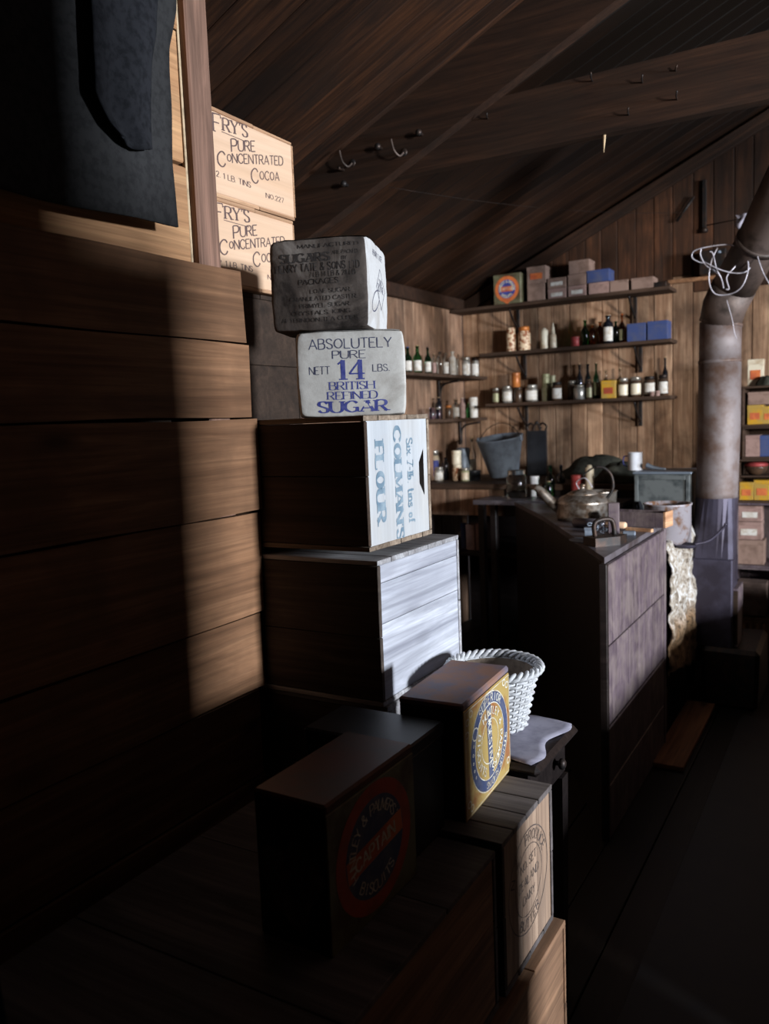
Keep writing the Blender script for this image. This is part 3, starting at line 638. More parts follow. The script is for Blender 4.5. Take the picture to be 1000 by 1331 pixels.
crate('packing_crate', 'reddish-brown crate on the floor below the stamped crate', -.560, 1.04, .0, .38, .640, .372-.001, M['low_end'], M['low_end'], M['dark_crate'], 3, 2, 1)
crate('packing_crate', 'unlit crate on the floor at the very bottom of the foreground pile', -.590, .40, .0, .50, .62, .372-.001, M['low_end'], M['low_end'], M['dark_crate'], 3, 2, 2)

# ---- sugar packets
def packet(name, label, cat, loc, rz, w_, d_, h_, puff, top_m, seed, side=None, sharp=.95):
    t = thing(name, label, cat, loc, rz, 'sugar packets')
    def f(u, v, q):     # cube point in [-1,1]^3 -> packet surface
        p = Vector((u, v, q)); r = 1-(1-sharp)*.5*max(0, abs(u*v*q))**2
        e = Vector((u*(1+puff*(1-v*v)*(1-q*q)*.6*abs(u)), v*(1+puff*1.3*(1-u*u)*(1-q*q)), q*(1+puff*.5*(1-u*u)*(1-v*v))))
        for a, b in ((0, 1), (0, 2), (1, 2)):
            k = (abs(p[a])*abs(p[b]))**14; e[a] *= 1-.022*k; e[b] *= 1-.022*k
        wv = noise.noise(Vector((u*1.7+seed, v*1.7, q*1.7)))*.016+noise.noise(Vector((u*5+seed, v*5, q*5)))*.007
        e *= (1+wv)*r
        return Vector((e.x*w_/2, e.y*d_/2, (e.z*.5+.5)*h_))
    n = 44; mb = MB()
    def gs(i): s = -1+2*i/n; return math.copysign(1-(1-abs(s))**1.25, s)
    faces = (lambda a, b: (a, -1, b), lambda a, b: (1, a, b), lambda a, b: (-a, 1, b), lambda a, b: (-1, -a, b), lambda a, b: (a, b, 1), lambda a, b: (a, -b, -1))
    for k, g in enumerate(faces):
        vs = [f(*g(gs(i), gs(j))) for j in range(n+1) for i in range(n+1)]
        fs = [(j*(n+1)+i, j*(n+1)+i+1, (j+1)*(n+1)+i+1, (j+1)*(n+1)+i) for j in range(n) for i in range(n)]
        mb.add(vs, fs, 1 if (k == 1 and side) else 0, True)
    me = mb.mesh('paper_wrap'); bm = bmesh.new(); bm.from_mesh(me); bmesh.ops.remove_doubles(bm, verts=bm.verts, dist=.00005); bm.to_mesh(me); bm.free()
    link('paper_wrap', me, [top_m, side] if side else top_m, t)
    # folded flap on top
    mb = MB(); vs = []
    for i in range(13):
        a = -.96+1.92*i/12
        for b, e in ((-.98, .0015), (-.55, .004), (-.45, .0015)):
            p = f(a, b, 1); vs.append(p+Vector((0, -.001, e+.003*abs(noise.noise(Vector((a*4, b, seed)))))))
    mb.add(vs, [(i*3+j, (i+1)*3+j, (i+1)*3+j+1, i*3+j+1) for i in range(12) for j in range(2)], 0, True).obj('flap', top_m, t)
    front = lambda a, b: f(a/(w_/2), -1, b/(h_/2)-1)+Vector((0, -.0004, 0))
    right = lambda a, b: f(1, a/(d_/2), b/(h_/2)-1)+Vector((.0004, 0, 0))
    return t, front, right
A30 = math.radians(33)
c2 = at(457, 482, y=1.70)
W2, H2, D2 = .262, .205, .15
base = Vector((c2.x, c2.y, 1.5125))+Vector((-math.sin(A30), math.cos(A30), 0))*D2/2
t2, front, right = packet('sugar_packet', 'clean white sugar packet marked 14 lbs, on the flour crate', 'packet', base, A30, W2, D2, H2, .055, M['sack_clean'], 3.1)
def put(t, fn, runs, cx, y, h, wd, m, thick=.15, thin=.09, serif=False, name='lettering', gap=.16):
    Q, W = line_quads(runs, h, thick, thin, serif, gap); k = wd/W
    return print_on(name, [[(a*k+cx, b+y) for a, b in q] for q in Q], fn, m, t)
HH = H2
put(t2, front, 'ABSOLUTELY', .0, .163, .0235, .200, M['sugar_ink_grey'], .12, .09)
put(t2, front, 'PURE', -.004, .139, .0185, .080, M['sugar_ink_grey'], .12, .09)
put(t2, front, 'NETT', -.077, .103, .0185, .050, M['sugar_ink_grey'], .12, .09)
put(t2, front, 'LBS.', .072, .106, .0165, .040, M['sugar_ink_grey'], .12, .09)
put(t2, front, '14', .0, .088, .047, .064, M['sugar_ink'], .2, .07, True)
put(t2, front, 'BRITISH', .0, .065, .0185, .108, M['sugar_ink'], .15, .06, True)
put(t2, front, 'REFINED', .0, .042, .0180, .120, M['sugar_ink'], .15, .06, True)
put(t2, front, 'SUGAR', .0, .010, .0275, .168, M['sugar_ink'], .22, .09, True)
A18 = math.radians(19)
c1 = at(414, 368, y=1.655)
W1, H1, D1 = .242, .215, .24
base = Vector((c1.x, c1.y, 1.720))+Vector((-math.sin(A18), math.cos(A18), 0))*D1/2
t1, front, right = packet('sugar_packet', 'scorched blackened sugar packet on top of the clean one', 'packet', base, A18, W1, D1, H1, .02, M['sack_dirty'], 7.7, M['sack_side'])
K = M['black_ink']
put(t1, front, 'MANUFACTURED', .028, .192, .009, .15, K)
put(t1, front, 'SUGARS', -.030, .160, .020, .120, K, .3, .12, True)
put(t1, front, 'ARE PACKED', .068, .173, .0085, .062, K)
put(t1, front, 'BY', .066, .160, .0075, .012, K)
put(t1, front, 'HENRY TATE & SONS', -.018, .1385, .0175, .172, K, .18, .12)
put(t1, front, 'LTD', .090, .1385, .0165, .024, K, .18, .12)
put(t1, front, '7 LB 14 LB & 28 LB', .035, .124, .0115, .112, K)
put(t1, front, 'PACKAGES', .001, .107, .0125, .098, K, .17, .12)
print_on('underline', rect(-.050, .1025, .052, .1040)+[], front, K, t1)
for i, (s_, c_, w__) in enumerate((('LOAF SUGAR.', .030, .100), ('GRANULATED CASTER.', .012, .165), ('PRIMYEL SUGAR.', .015, .125), ('CRYSTALS. ICING.', .005, .150), ('AFTERNOON TEA CUBES.', .0, .195))):
    put(t1, front, s_, c_, .086-.0165*i, .0095, w__, K)
q = line_quads('ROYAL', .018)[0]; q2 = oval(0, 0, .05, .030, .047, .027, 28)
dia = []
P_ = [(-.06, 0), (0, .052), (.06, 0), (0, -.052)]
for i in range(4):
    (a, b), (c, d) = P_[i], P_[(i+1) % 4]; dia.append([(a, b), (c, d), (c*.94, d*.94), (a*.94, b*.94)])
def subdiv(qs, n=8):
    out = []
    for A_, B_, C_, D_ in qs:
        for i in range(n):
            s, e = i/n, (i+1)/n; g = lambda p, r, t: (p[0]+(r[0]-p[0])*t, p[1]+(r[1]-p[1])*t)
            out.append([g(A_, B_, s), g(A_, B_, e), g(D_, C_, e), g(D_, C_, s)])
    return out
print_on('trademark', shift(subdiv(dia), .02, .105), right, M['sugar_ink_grey'], t1)
print_on('oval_mark', shift(oval(0, 0, .045, .022, .042, .019, 28), -.045, .070, .5), right, M['sugar_ink_grey'], t1)
for q_ in (shift(q, .02, .098, 0), shift(line_quads('HENRY TATE', .014)[0], .0, .178), shift(line_quads('SONS', .012)[0], .02, .117)): print_on('lettering', q_, right, M['sugar_ink_grey'], t1)

# ---- biscuit tins
def tin(name, label, loc, rz, wx, wy, h, top, side, face, group='biscuit tins'):
    t = thing(name, label, 'tin', loc, rz, group)
    X, Y = wx/2, wy/2
    MB().cbox(-X, -Y, 0, X-.002, Y, h-.012, .003).obj('body', side, t)
    MB().cbox(-X-.001, -Y-.001, h-.016, X-.0005, Y+.001, h, .004).obj('lid', top, t)
    MB().cbox(X-.004, -Y, .0, X, Y, h-.016, .0015).obj('paper_face', face, t)
    return t
tb_ = tin('biscuit_tin', 'yellow and blue round-badged biscuit tin lying sideways by the wicker basket', (-.744, 1.538, .7005), math.radians(3.0), .140, .272, .243, M['tin_top'], M['tin_side'], M['tin_yellow'])
fm_ = lambda a, b: Vector((.070+.0004, a, b))
fm2 = lambda a, b: Vector((.070+.0009, a, b))
cx, cz = .006, .117
print_on('badge_ring', oval(cx, cz, .111, .103, .088, .081), fm_, M['ink_blue'], tb_)
for a_, b_, c_, d_ in ((.1135, .1055, .1115, .1035), (.088, .081, .086, .079), (.052, .048, .050, .046)): print_on('badge_line', oval(cx, cz, a_, b_, c_, d_), fm_, M['white_ink'], tb_)
print_on('badge_bar', shift(rect(-.078, -.0135, .078, .0135), cx, cz, -PI/2+.06), fm_, M['ink_blue'], tb_)
print_on('lettering', shift(line_quads('DIGESTIVE', .018, .18, .12)[0], cx-.008, cz, -PI/2+.06)+ring_quads('SUPERIOR', .017, cx, cz, .0995, .092, 128, 45)+ring_quads('SUPERIOR READING', .0125, cx, cz, .0995, .092, -10, -105)
         +ring_quads('HUNTLEY & PALMERS', .0155, cx, cz, .069, .064, 125, -85, .2, .14)+ring_quads('BISCUITS', .0165, cx, cz, .069, .064, 148, 248, .2, .14, inward=True)
         +ring_quads('*****', .015, cx, cz, .0995, .092, 215, 160), fm2, M['white_ink'], tb_)
print_on('knot_mark', shift(oval(0, 0, .017, .014, .014, .011, 16), cx-.085, cz+.045), fm2, M['white_ink'], tb_)
print_on('corner_scroll', sum((shift(oval(0, 0, .010, .008, .007, .005, 14), a, b) for a, b in ((-.118, .20), (-.10, .212), (-.122, .175), (.118, .205), (.10, .215), (-.118, .03), (-.105, .018), (.118, .03))), [])+rect(-.131, .222, .131, .2235)+rect(-.131, .005, .131, .0065)+rect(-.131, .005, -.1295, .222)+rect(.1295, .005, .131, .222), fm_, M['white_ink'], tb_)
td = tin('biscuit_tin', 'dark red-brown biscuit tin with round badge, nearest in the shadow', (-.750, 1.085, .6905), math.radians(-1), .140, .265, .243, M['tin_red'], M['tin_side'], M['tin_olive'])
cx, cz = .0, .118
print_on('badge_ring', oval(cx, cz, .115, .108, .088, .083), fm_, M['red_ink'], td)
print_on('badge_disc', oval(cx, cz, .088, .083), fm_, M['ink_blue'], td)
print_on('badge_bar', shift(rect(-.085, -.019, .085, .019), cx, cz, .12), fm2, M['orange_ink'], td)
fm3 = lambda a, b: Vector((.070+.0014, a, b))
print_on('lettering', ring_quads("HUNTLEY & PALMERS'", .018, cx, cz, .070, .066, 205, 20)+ring_quads('BISCUITS', .018, cx, cz, .070, .066, 225, 315, inward=True)+shift(line_quads('CAPTAIN', .022, .2, .13)[0], cx, cz-.011, .12), fm3, M['white_ink'], td)
mb = MB(); pts = [(.5*math.cos(t)*(1+.3*math.sin(3*t)), .5*math.sin(t)*(1+.22*math.cos(5*t))) for t in [2*PI*i/24 for i in range(24)]]
print_on('torn_label', [[(a*.11, b*.14+.10) for a, b in (pts[i], pts[(i+1) % 24], (0, 0))] for i in range(24)], lambda a, b: Vector((a, -.1345, b)), M['sack_dirty'], td)
bb = thing('japanned_box', 'plain black metal box standing between the two biscuit tins', 'box', (-.818, 1.315, .6905)); 
X_, Y_, H_ = .115, .068, .222
MB().cbox(-X_, -Y_, 0, X_, Y_, H_-.025, .003).obj('body', M['blackbox'], bb); MB().cbox(-X_-.003, -Y_-.003, H_-.027, X_+.003, Y_+.003, H_, .004).obj('lid', M['blackbox'], bb)

# ---- small dark table with grey cloth, basket on it
tt = thing('side_table', 'dark wooden side table with rounded edge and small drawer knob', 'table', (-.78, 1.90, 0))
zt = .72
corner = Vector((-.609, 1.939)); 
MB().cbox(-.172, -.235, zt-.026, .170, .060, zt, .011).obj('tabletop', M['black_wood'], tt)
MB().cbox(-.155, -.215, zt-.12, .140, .040, zt-.0265, .004).obj('drawer', M['black_wood'], tt)
o = MB().lathe([(.005, 0), (.006, .010), (.013, .015), (.014, .022), (.008, .028)], 14).obj('knob', M['iron'], tt); o.location = (.140, -.045, zt-.065); o.rotation_euler = (0, PI/2, 0)
for sx in (-.135, .125):
    for sy in (-.19, .015):
        MB().add([(sx-.016, sy-.016, 0), (sx+.016, sy-.016, 0), (sx+.016, sy+.016, 0), (sx-.016, sy+.016, 0), (sx-.022, sy-.022, zt-.121), (sx+.022, sy-.022, zt-.121), (sx+.022, sy+.022, zt-.121), (sx-.022, sy+.022, zt-.121)],
                 [(3, 2, 1, 0), (4, 5, 6, 7), (0, 1, 5, 4), (1, 2, 6, 5), (2, 3, 7, 6), (3, 0, 4, 7)]).obj('leg', M['black_wood'], tt)
mb = MB(); n = 16; vs = []
for j in range(n+1):
    for i in range(n+1):
        u, v = i/n, j/n; x = -.945+.315*u+.014*math.sin(v*9)*u; y = 1.68+.275*v+.01*math.sin(u*11)
        vs.append((x, y, zt+.0025+.0025*noise.noise(Vector((u*6, v*6, 0)))))
mb.add(vs, [(j*(n+1)+i, j*(n+1)+i+1, (j+1)*(n+1)+i+1, (j+1)*(n+1)+i) for j in range(n) for i in range(n)], 0, True)
o = mb.obj('cloth', M['clothgrey']); tag(o, 'grey cloth spread over the dark side table beneath the wicker basket', 'cloth')
md = o.modifiers.new('thick', 'SOLIDIFY'); md.thickness = .002; md.offset = 1
BK = Vector((-.795, 1.86, zt+.006))
tw = thing('wicker_basket', 'white woven wicker basket with braided rim on the side table', 'basket', BK)
ns_, RB, RTp, HB = 30, .075, .107, .147
def brad(z): return RB+(RTp-RB)*(z/HB)**1.1
for i in range(ns_):
    a = 2*PI*i/ns_
    MB().tube([(brad(z)*math.cos(a), brad(z)*math.sin(a), z) for z in (0, .04, .08, .12, HB)], .0026, 5).obj('stake', M['wicker'], tw)
nr = 17
for k in range(nr):
    z = .006+(HB-.012)*k/(nr-1); pts = []
    for i in range(ns_*2):
        a = PI*i/ns_; off = .0042*math.cos(PI*i+PI*k)*(1 if i % 2 == 0 else 0)*(1 if (i//2+k) % 2 else -1)
        s = 1 if ((i//2)+k) % 2 else -1
        r = brad(z)+(.0045*s if i % 2 == 0 else 0); pts.append((r*math.cos(a), r*math.sin(a), z))
    MB().tube(pts, .0038, 5, closed=True).obj('weaver', M['wicker'], tw)
for k in range(3):
    pts = []
    for i in range(72):
        a = 2*PI*i/72; ph = i*2*PI/6+k*2*PI/3; pts.append(((RTp+.006+.009*math.cos(ph))*math.cos(a), (RTp+.006+.009*math.cos(ph))*math.sin(a), HB+.004+.008*math.sin(ph)))
    MB().tube(pts, .0052, 6, closed=True).obj('rim_braid', M['wicker'], tw)
MB().lathe([(RB-.006, .004), (RTp-.008, HB-.004), (RTp-.010, HB-.004), (RB-.008, .006)], 30, caps=False).obj('lining', M['wicker_in'], tw)
MB().lathe([(RB, 0), (RB, .006)], 30).obj('base', M['wicker'], tw)

# ---- hanging clothes on the left
def garment(name, label, outline_l, outline_r, z_top, z_bot, x0, m, folds, amp, group=None, nn=30, hem=.006, cat='garment'):
    """hanging cloth: two edges (y as a function of height) lofted, with folds, closed thickness"""
    mb = MB(); vs = []; nv = 40
    for j in range(nv+1):
        t = j/nv; z = z_top+(z_bot-z_top)*t; yl, yr = outline_l(t), outline_r(t)
        for i in range(nn+1):
            s = i/nn; y = yl+(yr-yl)*s
            xo = amp*math.sin(s*folds*PI+1.4*math.sin(t*2.2))*(.35+.65*t)+.006*noise.noise(Vector((s*3, t*4, folds)))
            sag = -.012*math.sin(PI*s)*(t**6)
            vs.append((x0+xo+amp, y, z+sag+.02*(1-s)*t**5*-1*0))
    mb.add(vs, [(j*(nn+1)+i, j*(nn+1)+i+1, (j+1)*(nn+1)+i+1, (j+1)*(nn+1)+i) for j in range(nv) for i in range(nn)], 0, True)
    o = mb.obj(name, m); md = o.modifiers.new('thick', 'SOLIDIFY'); md.thickness = hem; md.offset = 0
    return tag(o, label, cat, group)
def edge(pts, x):
    """(px, py) outline -> y(t) at plane x"""
    P = [at(a, b, x=x) for a, b in pts]; zt_, zb = P[0].z, P[-1].z
    def f(t):
        z = zt_+(zb-zt_)*t
        for p, q in zip(P, P[1:]):
            if p.z >= z >= q.z: k = (p.z-z)/max(1e-6, p.z-q.z); return p.y+(q.y-p.y)*k
        return P[-1].y
    return f, zt_, zb
er, z1, z0 = edge(((233, -20), (232, 10), (225, 60), (229, 150), (230, 210), (234, 250), (238, 294)), -1.275)
garment('trousers', 'grey woollen trousers hanging over the boards at upper left', lambda t: .55, er, z1, z0, -1.292, M['wool'], 5, .007)
er2, z1, z0 = edge(((214, -20), (212, 40), (206, 95), (207, 150), (209, 191)), -1.235)
garment('sleeve', 'darker sleeve hanging in front of the grey trousers', lambda t: edge(((128, -20), (129, 60), (131, 130), (150, 165), (165, 180)), -1.235)[0](t), er2, z1, z0, -1.262, M['wool_dark'], 3, .008, cat='garment')
MB
o = garment('coat', 'navy coat hanging at the far left edge in deep shadow', lambda t: .20, lambda t: .46+.07*t, 1.50, .72, -.86, M['wool_navy'], 4, .015)
p_ = at(238, 296, x=-1.275)

# ================================================================ kitchen end
ZC = 1.01
cb = thing('kitchen_cupboard', 'dark purplish painted kitchen cupboard with angled front and boarded side', 'cupboard', (-.95, 3.2, 0))
poly = [(-.762, 2.735), (-.762, 3.66), (-1.035, 3.68), (-1.035, 4.14), (-1.72, 4.40), (-1.34, 3.80)]
L_ = [(a+.95, b-3.2) for a, b in poly]
MB().prism([(a*.985+(-.006), b*.985) for a, b in L_], 0, ZC-.022).obj('carcass', M['black_wood'], cb)
MB().prism([(a+(.006 if a > 0 else -.01), b) for a, b in L_], ZC-.0215, ZC).obj('worktop', M['cupboard_top'], cb)
zz = .0
for k, hb in enumerate((.20, .21, .285, .285)):
    MB().cbox(.1825, -.46, zz+.003, .201, .45, zz+hb-.002, .003, .0015).obj('side_board', M['cupboard'], cb); zz += hb
MB().cbox(.176, -.475, .0, .204, -.452, ZC-.022, .003, .001).obj('corner_post', M['black_wood'], cb)
MB().cbox(.19, .45, .0, .206, .475, ZC-.022, .003, .001).obj('corner_post', M['cupboard'], cb)
random.seed(5)
def small(name, label, cat, px, y, z, builder, m, group=None, rz=0):
    o = builder.obj(name, m); o.location = on_y(px, y, z); o.rotation_euler = (0, 0, rz); return tag(o, label, cat, group)
def PX(y, z=1.0, px=800): return depth(on_y(px, y, z))/FPX
# kettle
kl = on_y(758, 3.72, ZC); kt = thing('kettle', 'wide tarnished metal kettle with domed lid and long spout', 'kettle', kl, math.radians(20))
MB().lathe([(.105, 0), (.117, .004), (.119, .02), (.119, .075), (.122, .081), (.119, .086), (.10, .105), (.055, .122)], 32).obj('body', M['kettle'], kt)
MB().lathe([(.070, .114), (.071, .119), (.045, .132), (.012, .140), (.010, .150), (.017, .156), (.012, .163), (.002, .165)], 24).obj('lid', M['kettle'], kt)
MB().tube(bez([(-.10, .0, .05), (-.145, .0, .085), (-.19, 0, .135), (-.215, 0, .152)], 6), [.030-.0009*i for i in range(19)], 10).obj('spout', M['kettle'], kt)
hb = MB().tube(bez([(.105, .0, .088), (.135, .0, .14), (.128, 0, .20), (.095, 0, .235), (.06, 0, .24)], 6), .0075, 8); hb.obj('handle', M['iron'], kt)
MB().tube(bez([(.06, 0, .24), (.03, 0, .225), (.0, .0, .20)], 5), .004, 6).obj('handle_wire', M['iron'], kt)
# rolling pin, flat iron, box, chain, bits on the cupboard
rp = thing('rolling_pin', 'pale wooden rolling pin lying in front of the kettle', 'rolling pin', on_y(775, 3.42, ZC+.021), math.radians(-12))
for a, b, r_, mm, nm in ((-.105, .045, .021, 'cupboard_top', 'barrel'), (.045, .135, .014, 'cocoa', 'handle')):
    MB().tube([(a, 0, 0), (a+.004, 0, 0), (b-.004, 0, 0), (b, 0, 0)], [r_*.8, r_, r_, r_*.8], 14).obj(nm, M[mm], rp)
fi = thing('flat_iron', 'black flat iron near the cupboard corner', 'iron', on_y(789, 3.02, ZC), math.radians(50))
MB().prism([(-.075, -.04), (.03, -.042), (.09, 0), (.03, .042), (-.075, .04)], 0, .032).obj('sole', M['iron'], fi)
MB().tube(bez([(-.05, 0, .03), (-.05, 0, .085), (.02, 0, .09), (.035, 0, .03)], 5), .009, 8).obj('handle', M['iron'], fi)
up = thing('upright_block', 'short dark upright wooden block beside the kettle', 'block', on_y(798, 3.30, ZC), .3)
MB().cbox(-.022, -.012, 0, .022, .012, .125, .003).obj('block', M['cupboard'], up)
tr = thing('wooden_tray', 'shallow wooden tray with pale end behind the rolling pin', 'tray', on_y(834, 3.56, ZC), math.radians(-8))
for q in ((-.13, -.045, 0, .11, -.037, .062), (-.13, .037, 0, .11, .045, .062), (-.13, -.037, 0, -.122, .037, .062)): MB().cbox(*q, .001).obj('side', M['cupboard'], tr)
MB().cbox(.11, -.045, 0, .12, .045, .066, .001).obj('end', M['cocoa_edge'], tr); MB().cbox(-.122, -.037, 0, .11, .037, .006, .001).obj('bottom', M['cupboard'], tr)
pc = thing('chain', 'small heap of pale iron chain on the cupboard top', 'chain', on_y(784, 3.36, ZC))
for i in range(16):
    a = i*1.1; r_ = .012+.030*((i*7) % 5)/5; c_ = Vector((r_*math.cos(a)*1.3, -.06+r_*math.sin(a)*.7, .006+.010*((i*3) % 4)))
    o = MB().tube([c_+Vector((.010*math.cos(t)*math.cos(a), .010*math.cos(t)*math.sin(a), .006*math.sin(t))) for t in [2*PI*k/8 for k in range(8)]], .0024, 5, closed=True).obj('chain_link', M['zinc'], pc)
small('lidded_box', 'little violet-grey tin box beside the rolling pin', 'box', 766, 3.18, ZC, MB().cbox(-.018, -.014, 0, .018, .014, .030, .002).cbox(-.020, -.016, .0305, .020, .016, .038, .002), M['zinc'], rz=.3)
small('plate', 'thin flat metal plate at the cupboard edge', 'plate', 762, 3.06, ZC, MB().lathe([(.04, 0), (.062, .006), (.064, .008), (.06, .0075), (.04, .002)], 24), M['zinc'])
small('wood_offcut', 'short pale wooden slat in front of the tray', 'slat', 832, 3.38, ZC, MB().cbox(-.06, -.010, 0, .055, .010, .014, .002), M['cocoa_edge'], rz=-.25)
small('soap_bar', 'small grey slab lying right of the upright block', 'slab', 818, 3.26, ZC, MB().cbox(-.025, -.015, 0, .025, .015, .018, .004), M['zinc'], rz=.2)
# saucepan behind the kettle
sp = thing('saucepan', 'tinned saucepan standing behind the kettle', 'pan', on_y(778, 4.05, ZC))
MB().lathe([(.078, 0), (.085, .004), (.090, .095), (.094, .099), (.087, .100), (.082, .098), (.078, .012), (.0, .010)], 28, caps=False).obj('body', M['kettle'], sp)
MB().lathe([(.078, 0), (.001, -.0)], 28, caps=False).obj('base', M['kettle'], sp)
MB().tube(bez([(-.085, 0, .09), (-.11, 0, .14), (-.06, -.02, .165), (-.02, -.03, .12)], 6), .003, 6).obj('handle', M['wire'], sp)
# dim bench along the back and left walls
ZB = 1.085
bn = thing('back_bench', 'long dark bench along the back wall carrying the bucket', 'bench', (-1.7, 5.08, 0))
MB().cbox(XL+1.71, -.40, ZB-.035, 1.02, .40, ZB, .004).obj('benchtop', M['shelf'], bn)
xx = XL+1.72
while xx < .99:
    MB().cbox(xx, -.385, ZB-.20, xx+.098, -.372, ZB-.036, .002).obj('apron_board', M['black_wood'] if xx > -.3 else M['leftwall'], bn); xx += .1
MB().cbox(XL+1.73, .372, .0, 1.0, .384, ZB-.036, .002).obj('shade_panel', M['black_wood'], bn)  # black sheet standing in for the shade under the bench
for sx in (XL+1.75, -.05, .98): MB().cbox(sx, -.37, 0, sx+.05, -.32, ZB-.036, .003).obj('leg', M['black_wood'], bn)
MB().cbox(XL+1.73, -.36, .62, .98, .38, .645, .003).obj('lower_shelf', M['black_wood'], bn)

# ---- jars and bottles
def vessel(name, label, kind, P, r, h, m, lab=None, cap=None, group=None, rz=0, cat=None):
    t = thing(name, label, cat or name.split('_')[-1], P, rz, group)
    if kind == 'bottle':
        prof = [(r*.9, 0), (r, h*.02), (r, h*.52), (r*.93, h*.60), (r*.5, h*.70), (r*.36, h*.76), (r*.34, h*.92), (r*.44, h*.925), (r*.44, h*.96), (r*.34, h*.97)]
        body = MB().lathe(prof, 16).obj('body', m, t); MB().lathe([(r*.30, h*.94), (r*.34, h)], 10).obj('stopper', cap or M['cork'], t)
        lz = (.10, .46)
    elif kind == 'flask':
        prof = [(r*.9, 0), (r, h*.02), (r, h*.66), (r*.9, h*.74), (r*.45, h*.80), (r*.40, h*.93), (r*.58, h*.935), (r*.58, h*.98)]
        MB().lathe(prof, 16).obj('body', m, t); MB().lathe([(r*.5, h*.96), (r*.52, h)], 10).obj('stopper', cap or M['cork'], t); lz = (.10, .58)
    elif kind == 'jar':
        MB().lathe([(r*.92, 0), (r, h*.04), (r, h*.74), (r*.85, h*.82), (r*.82, h*.84)], 18).obj('body', m, t)
        MB().lathe([(r*.86, h*.82), (r*.88, h*.98), (r*.8, h)], 18).obj('lid', cap or M['silver'], t); lz = (.12, .66)
    elif kind == 'tin':
        MB().lathe([(r, 0), (r, h*.03), (r*.97, h*.04), (r*.97, h*.76), (r*.99, h*.77)], 20).obj('body', m, t)
        MB().lathe([(r, h*.765), (r*1.01, h*.77), (r*1.01, h*.97), (r*.97, h)], 20).obj('lid', cap or m, t); lz = (.10, .70)
    elif kind == 'cyl':
        MB().lathe([(r*.95, 0), (r, h*.03), (r, h*.86), (r*.9, h*.92), (r*.55, h*.95), (r*.5, h)], 18).obj('body', m, t); lz = (.2, .7)
    elif kind == 'cone':
        MB().lathe([(r*.9, 0), (r, h*.04), (r*.95, h*.5), (r*.6, h*.6)], 14).obj('body', m, t); MB().lathe([(r*.55, h*.6), (r*.42, h*.82), (r*.2, h)], 12).obj('stopper', cap or m, t); lz = (.1, .4)
    if lab:
        n = 9; mb = MB(); rr = r*1.015+.0004; vs = []
        c0 = math.atan2(-P[1], -P[0])-rz
        for i in range(n+1):
            a = c0-.95+1.9*i/n; vs += [(rr*math.cos(a), rr*math.sin(a), h*lz[0]), (rr*math.cos(a), rr*math.sin(a), h*lz[1])]
        mb.add(vs, [(2*i, 2*i+2, 2*i+3, 2*i+1) for i in range(n)], 0, True).obj('label', lab, t)
    return t
def carton(name, label, P, w_, d_, h_, m, rz=0, group=None, cat='carton', strip=None):
    t = thing(name, label, cat, P, rz, group)
    MB().cbox(-w_/2, -d_/2, 0, w_/2, d_/2, h_*.84, .002, .0008).obj('body', m, t)
    MB().cbox(-w_/2-.0012, -d_/2-.0012, h_*.80, w_/2+.0012, d_/2+.0012, h_, .002, .0008).obj('lid', m, t)
    if strip: MB().box(-w_*.32, -d_/2-.0022, h_*.25, w_*.32, -d_/2-.001, h_*.6).obj('label', strip, t)
    return t
def shelf_y(name, label, z, x0, x1, yb, dpt, brs, th=.022):
    t = thing(name, label, 'shelf', ((x0+x1)/2, yb-dpt/2, z-th)); cx = (x0+x1)/2
    MB().cbox(x0-cx, -dpt/2, 0, x1-cx, dpt/2-.006, th, .003, .001).obj('board', M['shelf'], t)
    for bx in brs:
        b = MB(); yy = dpt/2-.012
        b.cbox(bx-cx-.012, yy-.012, -.165, bx-cx+.012, yy, -.0008, .002)
        br = b.obj('bracket', M['iron'], t)
        MB().tube(bez([(bx-cx, yy-.012, -.13), (bx-cx, -.01, -.075), (bx-cx, -dpt/2+.03, -.012)], 6), .008, 6).obj('brace', M['iron'], br)
    return t
YSF = 5.30; YI = 5.385
def zrow(px, py, y=YSF): return at(px, py, y=y).z
zA, zB_, zC_ = zrow(740, 386), zrow(745, 450), zrow(750, 519.5)
xa = on_y(600, YSF, zA).x; xb = on_y(872, YSF, zA).x
shelf_y('wall_shelf', 'top wall shelf holding cartons and the round-badged tin', zA, XL+.01, xb, YB-.004, .21, (on_y(668, 5.4, zA).x, on_y(822, 5.4, zA).x))
shelf_y('wall_shelf', 'middle back-wall shelf with green bottle and blue boxes', zB_, on_y(624, YSF, zB_).x, on_y(873, YSF, zB_).x, YB-.004, .21, (on_y(677, 5.4, zB_).x, on_y(829, 5.4, zB_).x))
shelf_y('wall_shelf', 'lowest back-wall shelf with jars and a yellow tin', zC_, on_y(632, YSF, zC_).x, on_y(873, YSF, zC_).x, YB-.004, .21, (on_y(679, 5.4, zC_).x, on_y(829, 5.4, zC_).x))
def row(items, z, y0, scale, axis='y'):
    for it in items:
        name, label, kind, px, wp_, hp, m = it[:7]; ex = it[7] if len(it) > 7 else {}
        dz = ex.get('dz', 0); yy = y0+ex.get('dy', 0)
        P = on_y(px, yy, z) if axis == 'y' else on_x(px, y0+ex.get('dy', 0), z)
        s = depth(P)/FPX; P = Vector((P.x, P.y, z+dz*s))
        if kind == 'carton': carton(name, label, P, wp_*s, ex.get('d', .12), hp*s, M[m], ex.get('rz', 0), ex.get('group'), ex.get('cat', 'carton'), M[ex['strip']] if 'strip' in ex else None)
        else: vessel(name, label, kind, P, wp_*s/2, hp*s, M[m], M[ex['lab']] if 'lab' in ex else None, M[ex['cap']] if 'cap' in ex else None, ex.get('group'), ex.get('rz', 0))
g1 = 'cartons on the top shelf'
